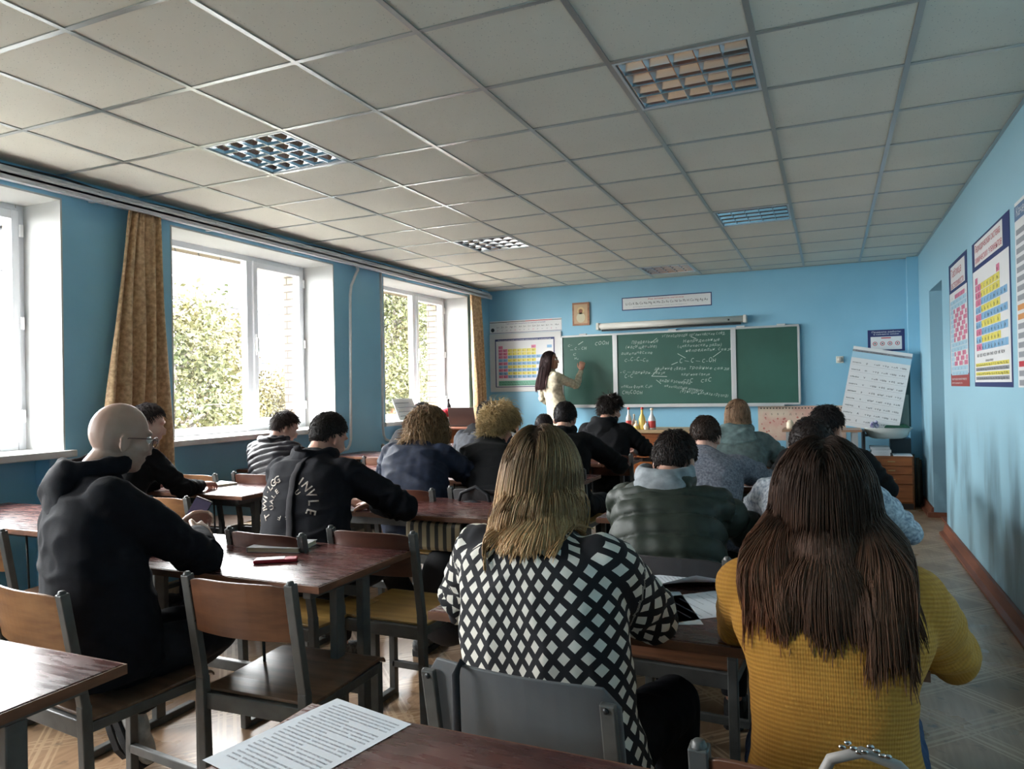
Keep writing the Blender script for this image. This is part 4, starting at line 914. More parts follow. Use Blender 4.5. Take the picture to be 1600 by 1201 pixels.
tag(b.build('striped_bag', stripes(), bevel=.02, origin=(-1.6, .1, .6)), 'beige and grey striped cloth bag tucked under the top of the empty red-brown desk', 'bag')
# ------------------------------------------------------------------ people
def V(*a): return Vector(a)
def remeshed(mb, voxel, smooth=4):
    me = bpy.data.meshes.new('tmp'); me.from_pydata([tuple(v) for v in mb.v], [], mb.f)
    b = bmesh.new(); b.from_mesh(me); bmesh.ops.recalc_face_normals(b, faces=b.faces); b.to_mesh(me); b.free()
    o = bpy.data.objects.new('tmp', me); COL.objects.link(o)
    r = o.modifiers.new('r', 'REMESH'); r.mode = 'VOXEL'; r.voxel_size = voxel
    if smooth: s = o.modifiers.new('s', 'SMOOTH'); s.factor = .5; s.iterations = smooth
    bpy.context.view_layer.update()
    m2 = bpy.data.meshes.new_from_object(o.evaluated_get(bpy.context.evaluated_depsgraph_get()))
    bpy.data.objects.remove(o); bpy.data.meshes.remove(me)
    return m2
def co_of(me):
    a = np.empty(len(me.vertices)*3); me.vertices.foreach_get('co', a); return a.reshape(-1, 3)
def no_of(me):
    a = np.empty(len(me.vertices)*3); me.vertices.foreach_get('normal', a); return a.reshape(-1, 3)
def place(me, name, material, parent, smooth=True):
    loc = np.array(parent_loc(parent)); c = co_of(me) - loc
    me.vertices.foreach_set('co', c.ravel())
    me.polygons.foreach_set('use_smooth', [smooth]*len(me.polygons)); me.update()
    me.name = name; me.materials.clear(); me.materials.append(material)
    o = bpy.data.objects.new(name, me); COL.objects.link(o); o.parent = parent
    return o
def fnoise(c, scale, seed=0):
    """cheap smooth noise from summed sines"""
    r = np.random.default_rng(seed); out = np.zeros(len(c))
    for k in range(7):
        d = r.normal(size=3)*np.array(scale); ph = r.uniform(0, 6.28); out += np.sin(c @ d + ph)
    return out/3.5
def segparam(c, segs):
    """nearest of several poly-lines: returns index, length along, angle*radius"""
    best = np.full(len(c), 1e9); idx = np.zeros(len(c), int); al = np.zeros(len(c)); ang = np.zeros(len(c))
    for i, (pts, rad, ref) in enumerate(segs):
        run = 0
        for a, b in zip(pts[:-1], pts[1:]):
            a = np.array(a); b = np.array(b); d = b - a; L = np.linalg.norm(d); t = np.clip((c - a) @ d/L**2, 0, 1)
            q = a + t[:, None]*d; v = c - q; dist = np.linalg.norm(v, axis=1)/rad
            dn = d/L; rf = np.array(ref, float); rf = rf - dn*(rf @ dn); rf /= np.linalg.norm(rf)+1e-9; sd = np.cross(dn, rf)
            an = np.arctan2(v @ sd, v @ rf)
            m = dist < best; best[m] = dist[m]; idx[m] = i; al[m] = run + t[m]*L; ang[m] = an[m]*rad
            run += L
    return idx, al, ang
def loft(mb, rings, n=26, e=2.4):
    """rings: (centre, lateral vector, forward vector, half width, half depth back, half depth front)"""
    vs = []
    for (c, L, Fv, w, db, df) in rings:
        for k in range(n):
            t = 2*PI*k/n; cx, sy = math.cos(t), math.sin(t)
            x = math.copysign(abs(cx)**(2/e), cx)*w; y = math.copysign(abs(sy)**(2/e), sy)*(df if sy > 0 else db)
            vs.append(c + L*x + Fv*y)
    N = len(rings)
    fs = [(i*n+k, i*n+(k+1) % n, (i+1)*n+(k+1) % n, (i+1)*n+k) for i in range(N-1) for k in range(n)]
    fs += [tuple(reversed(range(n))), tuple((N-1)*n+k for k in range(n))]
    mb.add(vs, fs)
def lerp(a, b, t): return a + (b - a)*t
SKIN = {}
def skin(kind):
    cs = {'weathered': ((186, 156, 140), (170, 136, 120)), 'fair': ((206, 160, 140), (190, 138, 118)), 'tan': ((190, 142, 118), (172, 118, 96)), 'pale': ((214, 176, 158), (200, 150, 134))}[kind]
    m = mat('skin_'+kind, cs[0], .5, col2=cs[1], vscale=9, bump=.12, bscale=120, bdist=.002)
    m.node_tree.nodes['Principled BSDF'].inputs['Subsurface Weight'].default_value = .08
    m.node_tree.nodes['Principled BSDF'].inputs['Subsurface Radius'].default_value = (.01, .004, .002)
    return m
def fabric(name, c1, c2=None, rough=.85, bump=.35, bscale=260, sheen=.0, vs=30, bd=.002):
    m = mat(name, c1, rough, col2=c2 or tuple(max(0, int(v*.82)) for v in c1), vscale=vs, bump=bump, bscale=bscale, sheen=sheen, bdist=bd); m.node_tree.nodes['Principled BSDF'].inputs['Specular IOR Level'].default_value = .18 if rough > .55 else .35; return m

SC, SR = V(0, -.012, .022), V(.076, .096, .098)         # skull ellipsoid in head space
def head_shapes(b, T, Rm):
    """face, jaw, nose, ears, lips in head space -> world"""
    def E(c, r, rot=None):
        RR = Rm if rot is None else Rm @ rot
        b.ell(T @ V(*c), r, RR, 18, 14)
    E(SC, SR)
    E((0, .022, -.048), (.060, .068, .072)); E((0, .052, -.088), (.036, .034, .026)); E((0, .030, -.02), (.066, .066, .05))
    E((0, .078, .030), (.052, .016, .012))                    # brow
    E((0, .094, -.022), (.011, .016, .024), Matrix.Rotation(-.35, 3, 'X')); E((0, .102, -.036), (.015, .011, .009))   # nose
    for s in (-1, 1):
        E((s*.036, .072, -.028), (.020, .018, .020))
        E((s*.078, -.006, -.018), (.009, .020, .031), Matrix.Rotation(s*.35, 3, 'Z')); E((s*.081, -.012, -.004), (.006, .017, .016), Matrix.Rotation(s*.45, 3, 'Z'))
    E((0, .086, -.062), (.022, .010, .006)); E((0, .083, -.071), (.019, .010, .006))       # lips
def hand_shapes(b, w, d, nrm, side, curl=.5, spread=1.0, sc=1.0):
    """w wrist, d pointing direction, nrm back-of-hand normal, side=+1 right hand / -1 left (thumb towards the body)"""
    d = d.normalized(); nrm = (nrm - d*nrm.dot(d)).normalized(); l = d.cross(nrm).normalized()   # l points to the hand's right seen from the back
    th = -side   # thumb side
    Rm = Matrix((l, d, nrm)).transposed()
    b.ell(w + d*.048*sc, (.040*sc, .052*sc, .016*sc), Rm, 14, 10); b.ell(w + d*.02*sc, (.028*sc, .035*sc, .019*sc), Rm, 12, 8)
    lens = [.070, .082, .077, .060]
    for i in range(4):
        off = (-.030 + .0205*i)*(-th)
        p = w + d*.082*sc + l*off*sc*spread*1.02; a = 0; pts = [p - d*.02*sc, p]; rs = [.0092*sc, .0092*sc]
        dirl = (d + l*off*1.2).normalized()
        for j, f in enumerate((.46, .31, .23)):
            a += curl*(.55, .9, .6)[j]*(1 + .12*i)
            p = p + (dirl*math.cos(a) - nrm*math.sin(a))*lens[i]*f*sc; pts.append(p); rs.append((.0086, .0078, .0062)[j]*sc)
        b.tube(pts, rs, 8); b.ell(pts[-1], (rs[-1],)*3, None, 8, 6)
    p0 = w + d*.022*sc + l*th*.026*sc; p1 = p0 + (l*th*.8 + d*.75 - nrm*.25).normalized()*.040*sc; p2 = p1 + (l*th*.25 + d*.95 - nrm*(.2+.35*curl)).normalized()*.030*sc; p3 = p2 + (d*.95 - l*th*.1 - nrm*(.25+.5*curl)).normalized()*.024*sc
    b.tube([p0, p1, p2, p3], [.0135*sc, .0115*sc, .0098*sc, .0075*sc], 8); b.ell(p3, (.0075*sc,)*3, None, 8, 6)

def scalp_line(az):      # lowest hair direction (z of the unit vector) against angle from the face
    return np.interp(np.degrees(az), [0, 45, 68, 82, 100, 118, 150, 180], [.60, .52, .22, -.05, -.20, -.60, -.76, -.80])
def hair_mesh(T, Rm, st, bodycaps, name, parent, seed=1):
    r = np.random.default_rng(seed); Rn = np.array(Rm); Tn = np.array(T.translation)
    sc, sr = np.array(SC), np.array(SR)
    low = st.get('low', 0.)                                    # raises / lowers the hairline
    n = st['n']; q = []
    while sum(len(x) for x in q) < n:
        v = r.normal(size=(n*3, 3)); v /= np.linalg.norm(v, axis=1)[:, None]; az = np.arctan2(np.abs(v[:, 0]), v[:, 1])
        q.append(v[v[:, 2] > scalp_line(az) + low + .05*np.sin(v[:, 0]*31 + seed) + .04*r.normal(size=len(v))])
    u = np.concatenate(q)[:n]
    th = st.get('thick', .008)
    # cap surface
    nu, nv = 48, 30; caps = []; idx = -np.ones((nu, nv), int); cv = []
    for i in range(nu):
        for j in range(nv):
            ph = 2*PI*i/nu; tz = 1 - (j/(nv-1))*1.9; rr = math.sqrt(max(0, 1-tz*tz)); v = np.array([rr*math.sin(ph), rr*math.cos(ph), tz]); az = math.atan2(abs(v[0]), v[1])
            if tz > scalp_line(np.array(az)) + low - .02 + .03*math.sin(11*ph+seed):
                e = min(1, max(0, (tz - scalp_line(np.array(az)) - low + .06)/.25)); bmp = 1 + .5*math.sin(9*ph + 5*tz + seed)*math.sin(13*tz+seed*2)*st.get('lump', .3)
                idx[i, j] = len(cv); cv.append(sc + v*(sr + th*bmp*e**.6))
    cf = []
    for i in range(nu):
        for j in range(nv-1):
            a, b_, c, d = idx[i, j], idx[(i+1) % nu, j], idx[(i+1) % nu, j+1], idx[i, j+1]
            if min(a, b_, c, d) >= 0: cf.append((a, d, c, b_))
    cv = np.array(cv) @ Rn.T + Tn
    # strands
    crown = np.array([0, -.45, .9]); crown /= np.linalg.norm(crown)
    steps = st.get('steps', 8); L = st['len']*(1 + st.get('lenvar', .25)*r.uniform(-1, 1, n))
    if 'level' in st: L = L + (u[:, 2] + .76)*st['level']
    if 'lenback' in st: L = L*(1 + (st['lenback']-1)*np.clip(-u[:, 1], 0, 1))
    if 'lentop' in st: L = L*(1 + (st['lentop']-1)*np.clip((u[:, 2]-.35)*1.8, 0, 1))
    if 'part' in st:     # hair parted along the middle of the head
        tw = np.clip(u[:, 2]*1.3 + u[:, 1]*.5, 0, 1); away = np.stack([np.sign(u[:, 0] - st['part']*1.0)*tw, st.get('sweep', -.35)*tw + .0, -.25 - .75*(1-tw)], 1)
    else:
        away = u - crown + np.array([0, st.get('fringe', .15), 0])
    tang = away - u*(np.sum(away*u, 1))[:, None]; tang /= np.linalg.norm(tang, axis=1)[:, None]+1e-9
    d = tang + u*st.get('lift', .3) + r.normal(size=(n, 3))*st.get('mess', .15); d /= np.linalg.norm(d, axis=1)[:, None]
    gap = th*st.get('layer', .9)*r.uniform(.3, 1.1, n)
    p = sc + u*(sr + gap[:, None]*.6)
    pw = p @ Rn.T + Tn; dw = d @ Rn.T
    g = np.array([0, 0, -1.]); stiff = st.get('stiff', .8); path = [pw.copy()]
    cl = r.normal(size=(60, 3)); cl /= np.linalg.norm(cl, axis=1)[:, None]; cid = np.argmax(u @ cl.T, 1); cph = r.uniform(0, 6.28, 60); cdir = r.normal(size=(60, 3))
    if 'zend' in st: zend = Tn[2] + .12 - st['zend'] + st.get('ztilt', 0)*u[:, 0] + st.get('zvar', .015)*r.normal(size=n) + .02*np.sin(u[:, 0]*7 + seed)
    drift = np.array(st.get('drift', (0, 0, 0)))
    for k in range(steps):
        sl = (L/steps)[:, None]; t = (k+1)/steps
        dw = dw*stiff + (g + drift)*(1-stiff); dw /= np.linalg.norm(dw, axis=1)[:, None]
        q_ = path[-1] + dw*sl
        loc = (q_ - Tn) @ Rn - sc; rr = sr + gap[:, None]; m = np.linalg.norm(loc/rr, axis=1); ins = m < 1
        loc[ins] = loc[ins]/m[ins][:, None]; q_ = (loc + sc) @ Rn.T + Tn
        for (a, b_, rad) in bodycaps:
            a, b_ = np.array(a), np.array(b_); ab = b_ - a; tt = np.clip((q_ - a) @ ab/(ab @ ab), 0, 1); c_ = a + tt[:, None]*ab; v = q_ - c_; dist = np.linalg.norm(v, axis=1)
            R_ = rad + gap*.35 + .002; ins = dist < R_; q_[ins] = c_[ins] + v[ins]/dist[ins][:, None]*R_[ins][:, None]
        pull = st.get('pull', 0)
        if pull:
            xl = (q_ - Tn) @ Rn[:, 0]; zz = Tn[2] - q_[:, 2]; k_ = np.clip((zz-.06)/.10, 0, 1)*pull
            q_ = q_ - (xl*k_)[:, None]*Rn[:, 0][None]
        if 'maxlat' in st:
            xl = (q_ - Tn) @ Rn[:, 0]; lim = st['maxlat']; ex = np.abs(xl) - lim; ex = np.where(ex > 0, ex*.75, 0)*np.sign(xl); q_ = q_ - ex[:, None]*Rn[:, 0][None]
        if 'zend' in st:
            fz = q_[:, 2] < zend; q_[fz] = path[-1][fz] + (q_[fz] - path[-1][fz])*.02
        nd = q_ - path[-1]; nd /= np.linalg.norm(nd, axis=1)[:, None]+1e-9; dw = nd
        path.append(q_)
    path = np.array(path)    # steps+1, n, 3
    tt = np.linspace(0, 1, steps+1)[:, None]
    wv = st.get('wave', .004); fr = st.get('wfreq', 2.)
    te = np.concatenate([np.zeros((1, n)), np.cumsum(np.linalg.norm(np.diff(path, axis=0), axis=2), 0)])/L[None]
    w1 = np.sin(te*6.28*fr + cph[cid][None])[:, :, None]*cdir[cid][None]*wv*te[:, :, None]
    path = path + w1
    cu = st.get('curl', 0)
    if cu:
        ph = r.uniform(0, 6.28, n)[None]; f2 = st.get('cfreq', 2.5)
        path[:, :, 0] += cu*np.sin(tt*6.28*f2 + ph)*tt**.4; path[:, :, 1] += cu*np.cos(tt*6.28*f2 + ph)*tt**.4; path[:, :, 2] += cu*np.sin(tt*6.28*f2 + ph + 2)*tt**.4
    wid = st.get('w', .0012); rad = wid*np.interp(tt[:, 0], [0, .1, .7, 1], [.7, 1, .9, .15])
    dirs = np.gradient(path, axis=0); dirs /= np.linalg.norm(dirs, axis=2)[:, :, None]+1e-9
    a1 = np.cross(dirs, np.array([.3, .2, .93])); a1 /= np.linalg.norm(a1, axis=2)[:, :, None]+1e-9; a2 = np.cross(dirs, a1)
    vs = []
    for k in range(3): 
        an = 2*PI*k/3; vs.append(path + (a1*math.cos(an) + a2*math.sin(an))*rad[:, None, None])
    vs = np.array(vs)        # 3, steps+1, n, 3
    vs = vs.transpose(2, 1, 0, 3).reshape(-1, 3)       # n, steps+1, 3
    base = (np.arange(n)*(steps+1)*3)[:, None, None]; kk = (np.arange(steps)*3)[None, :, None]; c3 = np.arange(3)[None, None, :]
    A = base + kk + c3; B = base + kk + (c3+1) % 3
    fc = np.stack([A, B, B+3, A+3], -1).reshape(-1, 4)
    nc = len(cv); allv = np.concatenate([cv, vs]); 
    me = bpy.data.meshes.new(name)
    faces = [tuple(f) for f in cf]
    nf = len(faces) + len(fc)
    me.vertices.add(len(allv)); me.vertices.foreach_set('co', allv.ravel())
    li = np.concatenate([np.array(faces).reshape(-1), (fc + nc).reshape(-1)]).astype(np.int32)
    me.loops.add(len(li)); me.loops.foreach_set('vertex_index', li)
    me.polygons.add(nf); me.polygons.foreach_set('loop_start', np.arange(nf, dtype=np.int32)*4)
    me.update(calc_edges=True)
    # colour per strand, along its length
    rc, tc_ = np.array(srgb(*st['root'])[:3]), np.array(srgb(*st['tip'])[:3]); var = (1 + st.get('cvar', .35)*r.uniform(-1, 1, n))
    hi = r.uniform(0, 1, n) < st.get('streak', 0); 
    tq = np.clip(te*st.get('cgrad', 1.), 0, 1)[:, :, None]; col = rc[None, None]*(1-tq**.8) + tc_[None, None]*tq**.8
    col = col*var[None, :, None]
    if hi.any(): col[:, hi] = col[:, hi]*.35 + np.array(srgb(*st['streakcol'])[:3])*.65*np.clip(te[:, hi][:, :, None]*4, 0, 1)
    if 'redside' in st: col = col*(1 + np.clip(-u[:, 0], 0, 1)[None, :, None]*np.array(st['redside'])[None, None]*te[:, :, None])
    cs = np.repeat(col.transpose(1, 0, 2).reshape(-1, 3), 3, axis=0)
    cc = np.concatenate([np.tile(rc*.75, (nc, 1)), cs]); cc = np.concatenate([np.clip(cc, 0, 1), np.ones((len(cc), 1))], 1)
    at = me.color_attributes.new('hair', 'FLOAT_COLOR', 'POINT'); at.data.foreach_set('color', cc.ravel())
    return place(me, 'hair', HAIRM, parent)
HAIRM = bpy.data.materials.new('hair_strands'); HAIRM.use_nodes = True; _p = HAIRM.node_tree.nodes['Principled BSDF']
_a = HAIRM.node_tree.nodes.new('ShaderNodeAttribute'); _a.attribute_name = 'hair'; HAIRM.node_tree.links.new(_a.outputs['Color'], _p.inputs['Base Color']); _p.inputs['Roughness'].default_value = .55; _p.inputs['Specular IOR Level'].default_value = .2

def patm(name, build):
    m = bpy.data.materials.new(name); m.use_nodes = True; nt = m.node_tree; p = nt.nodes['Principled BSDF']; p.inputs['Roughness'].default_value = .9
    a = nt.nodes.new('ShaderNodeAttribute'); a.attribute_name = 'pat'; s = nt.nodes.new('ShaderNodeSeparateXYZ'); nt.links.new(a.outputs['Vector'], s.inputs[0]); build(nt, p, s); return m
def _mth(nt, op, a, b=None, c=None):
    n = nt.nodes.new('ShaderNodeMath'); n.operation = op
    for i, v in enumerate((a, b, c)):
        if v is None: continue
        if hasattr(v, 'is_linked'): nt.links.new(v, n.inputs[i])
        else: n.inputs[i].default_value = v
    return n.outputs[0]
def _diamond(nt, p, s):
    W_, H_ = .046, .050
    u = _mth(nt, 'DIVIDE', s.outputs[0], W_); v = _mth(nt, 'DIVIDE', s.outputs[1], H_)
    r = []
    for e in (_mth(nt, 'ADD', u, v), _mth(nt, 'SUBTRACT', u, v)):
        f = _mth(nt, 'PINGPONG', e, .5); r.append(_mth(nt, 'GREATER_THAN', f, .215))
    m = _mth(nt, 'MULTIPLY', r[0], r[1]); mx = nt.nodes.new('ShaderNodeMix'); mx.data_type = 'RGBA'; nt.links.new(m, mx.inputs['Factor'])
    mx.inputs['A'].default_value = srgb(20, 20, 26); mx.inputs['B'].default_value = srgb(214, 210, 200); nt.links.new(mx.outputs['Result'], p.inputs['Base Color'])
    b = nt.nodes.new('ShaderNodeBump'); b.inputs['Strength'].default_value = .3; b.inputs['Distance'].default_value = .003; nt.links.new(m, b.inputs['Height']); nt.links.new(b.outputs[0], p.inputs['Normal'])
def _knit(c1, c2):
    def f(nt, p, s):
        v = _mth(nt, 'SINE', _mth(nt, 'MULTIPLY', s.outputs[1], 6.283/.0085)); u = _mth(nt, 'SINE', _mth(nt, 'MULTIPLY', s.outputs[0], 6.283/.007))
        h = _mth(nt, 'ADD', v, _mth(nt, 'MULTIPLY', u, .4)); b = nt.nodes.new('ShaderNodeBump'); b.inputs['Strength'].default_value = .32; b.inputs['Distance'].default_value = .002
        nt.links.new(h, b.inputs['Height']); nt.links.new(b.outputs[0], p.inputs['Normal'])
        n = nt.nodes.new('ShaderNodeTexNoise'); n.inputs['Scale'].default_value = 25; tc = nt.nodes.new('ShaderNodeTexCoord'); nt.links.new(tc.outputs['Object'], n.inputs['Vector'])
        mx = nt.nodes.new('ShaderNodeMix'); mx.data_type = 'RGBA'; mx.inputs['A'].default_value = srgb(*c1); mx.inputs['B'].default_value = srgb(*c2)
        f2 = _mth(nt, 'MULTIPLY_ADD', v, .22, .3); f3 = _mth(nt, 'ADD', f2, _mth(nt, 'MULTIPLY', n.outputs['Fac'], .4)); nt.links.new(f3, mx.inputs['Factor']); nt.links.new(mx.outputs['Result'], p.inputs['Base Color'])
    return f
DIAMOND = patm('diamond_knit', _diamond); MUSTARD = patm('mustard_rib_knit', _knit((196, 142, 56), (162, 110, 40)))

def person(spec):
    """seated (or standing) clothed figure; every joint is in metres in the room"""
    g = spec; hx, hy = g['hip']; face = math.radians(g.get('face', 0)); hz = g.get('hipz', .535)
    fwd = V(-math.sin(face), math.cos(face), 0); lat = V(math.cos(face), math.sin(face), 0)
    top = V(*g['top']); hyaw = math.radians(g.get('hyaw', g.get('face', 0))); hp = math.radians(g.get('hpitch', -15)); hr = math.radians(g.get('hroll', 0)); hs = g.get('hscale', 1.0)
    Rm = Matrix.Rotation(hyaw, 3, 'Z') @ Matrix.Rotation(hp, 3, 'X') @ Matrix.Rotation(hr, 3, 'Y')
    # highest point of the skull ellipsoid sits at `top`
    ez = math.sqrt(sum((Rm[2][i]*SR[i])**2 for i in range(3)))
    Hc = top - V(0, 0, ez) - Rm @ SC
    T = Matrix.Translation(Hc) @ (Rm*1.0).to_4x4()
    t = thing(g.get('name', 'person'), g['label'], 'person', (hx, hy, 0), g.get('group'))
    base = Hc + Rm @ V(0, -.03, -.075)                 # where neck meets skull
    N = base + V(0, 0, -g.get('neckz', .034)) - fwd*g.get('neckback', .026)
    P = V(hx, hy, hz); hunch = g.get('hunch', .06)
    mid = (P + N)/2 - fwd*hunch
    def spine(s): return P*(1-s)**2 + mid*2*s*(1-s) + N*s*s
    sh = g.get('sh', .205); bulk = g.get('bulk', 1.0); belly = g.get('belly', 0)
    def ring(s, w, db, df, lift=0):
        c = spine(s) + V(0, 0, lift); tg = (spine(min(1, s+.04)) - spine(max(0, s-.04))).normalized(); fv = (lat.cross(tg)*-1).normalized()
        if fv.dot(fwd) < 0: fv = -fv
        return (c, lat, fv, w, db, df)
    J = {}; sJ = g.get('sj', .86)
    for s in (-1, 1): J[s] = spine(sJ) + lat*s*(sh-.045) + V(0, 0, .0)
    dz = g.get('armz', .80)
    E, Wr = {}, {}
    for s in (-1, 1):
        k = 'R' if s > 0 else 'L'
        e = g.get('elbow'+k); 
        if e is None: e = J[s] + lat*s*g.get('eo', .09) + fwd*.13; e = V(e.x, e.y, max(dz, J[s].z-.27))
        e = V(*e); E[s] = e
        w = g.get('wrist'+k)
        if w is None: w = e + fwd*.19 - lat*s*.13; w = V(w.x, w.y, dz)
        Wr[s] = V(*w)
    hw = g.get('hipw', .165)
    # ---- body: one continuous surface
    b = MB()
    loft(b, [ring(0, hw*.8, .09, .09, -.03), ring(.2, hw*.78, .085, .085), ring(.5, .125, .075, .085), ring(.75, .15, .08, .09), ring(sJ, sh*.78, .07, .07), ring(.97, .07, .055, .055)])
    b.tube([N - (N-spine(.9))*.3, N, base + (Hc-base)*.15], [.062, .056, .052], 16)
    head_shapes(b, T, Rm)
    hcurl = g.get('curl', (.7, .7)); fine = g.get('fine', .0075)
    for s in (-1, 1):
        b.tube([J[s], lerp(J[s], E[s], .5), E[s]], [.045, .040, .034], 12); b.ell(J[s], (.047,)*3)
        b.tube([E[s], lerp(E[s], Wr[s], .4), Wr[s]], [.035, .034, .025], 12); b.ell(E[s], (.035,)*3)
        hd = g.get('handdir'+('R' if s > 0 else 'L')); hn = g.get('handn'+('R' if s > 0 else 'L'))
        d = V(*hd) if hd else (Wr[s]-E[s]); d_ = V(d.x, d.y, d.z*.5 if not hd else d.z).normalized()
        hand_shapes(b, Wr[s], d_, V(*hn) if hn else V(0, 0, 1), s, hcurl[0 if s < 0 else 1], sc=g.get('hsc', 1.0))
    KN, AN = {}, {}
    for s in (-1, 1):
        k = 'R' if s > 0 else 'L'
        hipj = P + lat*s*.09 + V(0, 0, -.01)
        kn = V(*g['knee'+k]) if 'knee'+k in g else hipj + fwd*.43 + V(0, 0, -.005) + lat*s*.04
        an = V(*g['ankle'+k]) if 'ankle'+k in g else V(kn.x + fwd.x*.02, kn.y + fwd.y*.02, .09)
        KN[s], AN[s] = kn, an
        b.tube([hipj, lerp(hipj, kn, .5), kn], [.075, .065, .048], 12); b.ell(kn, (.05,)*3); b.tube([kn, lerp(kn, an, .35), an], [.048, .046, .032], 12)
        toe = V(*g['toe'+k]) if 'toe'+k in g else fwd; toe.normalize(); ux = V(0, 0, 1) - toe*toe.z; ux.normalize(); b.tube([an, an + toe*.06 - ux*.05], [.030, .024], 10)
    me = remeshed(b, fine, 3); place(me, 'body', skin(g.get('skin', 'fair')), t)
    # ---- eyes
    for s in (-1, 1):
        if not g.get('eyes', 0): break
        c = T @ V(s*.031, .079, .008)
        b = MB(); b.ell(c, (.0125,)*3, None, 14, 10); me = bpy.data.meshes.new('eye'); me.from_pydata([tuple(v) for v in b.v], [], b.f); eo_ = place(me, 'eye', mat('eye_white', (226, 222, 216), .2), t)
        b = MB(); cc_ = T @ V(s*.031, .0885, .007); b.ell(cc_, (.0055, .0040, .0055), Rm, 10, 8); me = bpy.data.meshes.new('iris'); me.from_pydata([tuple(v) for v in b.v], [], b.f); place(me, 'iris', mat('iris_brown', (60, 42, 30), .2), eo_)
    # ---- trousers
    b = MB(); tb = g.get('trb', 1.0)
    loft(b, [ring(0, hw, .115, .11, -.055), ring(0, hw*1.03, .125, .12, -.01), ring(.16, hw*.97, .11, .11)])
    for s in (-1, 1):
        hipj = P + lat*s*.085 + V(0, 0, -.01); kn, an = KN[s], AN[s]
        b.tube([hipj, lerp(hipj, kn, .5), kn], [.092*tb, .082*tb, .066*tb], 16); b.ell(kn, (.066*tb,)*3); b.tube([kn, lerp(kn, an, .5), lerp(kn, an, g.get('trlen', .93))], [.066*tb, .058*tb, .052*tb], 16)
    me = remeshed(b, .011, 3); c = co_of(me); nn = no_of(me); c += nn*(.004*fnoise(c, (38, 38, 22), 3))[:, None]; me.vertices.foreach_set('co', c.ravel())
    place(me, 'trousers', g.get('trm', fabric('black_trousers', (30, 31, 36))), t)
    # ---- shoes
    for s in (-1, 1):
        an = AN[s]; k = 'R' if s > 0 else 'L'; toe = V(*g['toe'+k]) if 'toe'+k in g else fwd.copy(); toe.normalize(); up = V(0, 0, 1); l = toe.cross(up).normalized(); up = l.cross(toe)
        Rf = Matrix((l, toe, up)).transposed(); o_ = an - up*.085
        b = MB(); b.ell(o_ + toe*.13 + up*.030, (.044, .085, .034), Rf); b.ell(o_ - toe*.02 + up*.045, (.038, .062, .050), Rf); b.ell(o_ + toe*.05 + up*.045, (.041, .09, .040), Rf); b.tube([o_ + up*.03, o_ + up*.095 - toe*.0], [.042, .040], 14)
        me = remeshed(b, .008, 2); so = place(me, 'shoe', g.get('shm', fabric('dark_shoe', (38, 38, 40), rough=.6)), t)
        b = MB(); pr_ = [(-.072, -.02), (-.078, .02), (-.05, .042), (.02, .045), (.10, .05), (.17, .047), (.212, .025), (.215, -.02), (.17, -.045), (.08, -.046), (0, -.036), (-.05, -.034)]
        vs = [o_ + toe*a_ + l*b2 + up*.022 for a_, b2 in pr_] + [o_ + toe*a_ + l*b2 - up*.004 for a_, b2 in pr_]; n = len(pr_)
        b.add(vs, [tuple(range(n)), tuple(reversed(range(n, 2*n)))] + [(i, (i+1) % n, n+(i+1) % n, n+i) for i in range(n)]); me = bpy.data.meshes.new('sole'); me.from_pydata([tuple(v) for v in b.v], [], b.f); place(me, 'sole', g.get('solm', fabric('shoe_sole', (60, 60, 60))), so, smooth=False)
        if g.get('sock'):
            b = MB(); b.tube([an, lerp(an, KN[s], .28)], [.040, .043], 16); b.tube([lerp(an, KN[s], .01), lerp(an, KN[s], .26)], [.046, .050], 16); me = bpy.data.meshes.new('sock'); me.from_pydata([tuple(v) for v in b.v], [], b.f)
            sk = place(me, 'sock', mat('grey_sock', (160, 160, 160), .9), t)
            for q in (.17, .22):
                b = MB(); b.tube([lerp(an, KN[s], q), lerp(an, KN[s], q+.02)], [.0512, .0512], 16); me = bpy.data.meshes.new('sock_stripe'); me.from_pydata([tuple(v) for v in b.v], [], b.f); place(me, 'sock_stripe', mat('navy_stripe', (30, 34, 60), .9), sk)
    # ---- top garment
    b = MB(); B = bulk; hem = g.get('hem', -.03)
    wa = g.get('waist', .165)
    loft(b, [ring(max(0, 0), (hw+.014)*B, .128*B, (.12+belly)*B, hem), ring(.06, (hw+.016)*B, .13*B, (.125+belly)*B, hem*.3), ring(.28, wa*B, .115*B, (.12+belly)*B), ring(.5, (wa+.004)*B, .115*B, (.115+belly*.6)*B), ring(.68, .188*B, .118*B, .115*B),
             ring(sJ-.02, sh*.96, .105*B, .10*B), ring(sJ+.045, sh*.80, .085, .085), ring(.975, .105, .072, .072), ring(1.02, .066, .062, .062)])
    ar = g.get('arm', 1.0)
    for s in (-1, 1):
        cuff = lerp(E[s], Wr[s], g.get('cuff', .95))
        if g.get('short'): cuff = E[s]
        b.ell(J[s], (.062*ar, .062*ar, .060*ar)); b.tube([lerp(spine(sJ), J[s], .5), J[s]], [.06, .064*ar], 16)
        b.tube([J[s], lerp(J[s], E[s], .5), E[s]], [.068*ar, .064*ar, .056*ar if not g.get('short') else .06], 16)
        if not g.get('short'):
            b.ell(E[s], (.057*ar,)*3); b.tube([E[s], lerp(E[s], cuff, .5), cuff], [.057*ar, .050*ar, .040*ar], 16)
    vx = g.get('vox', .010)
    me = remeshed(b, vx, g.get('smooth', 5)); c = co_of(me); nn = no_of(me)
    sp_pts = [spine(i/8) for i in range(9)]
    segs = [([tuple(q) for q in sp_pts], .17, tuple(-fwd))] + [([tuple(lerp(spine(sJ), J[s], .85)), tuple(E[s]), tuple(Wr[s])], .062, tuple(-fwd)) for s in (-1, 1)]
    idx, al, an_ = segparam(c, segs)
    dsp = .0
    fa = g.get('fold', .006)
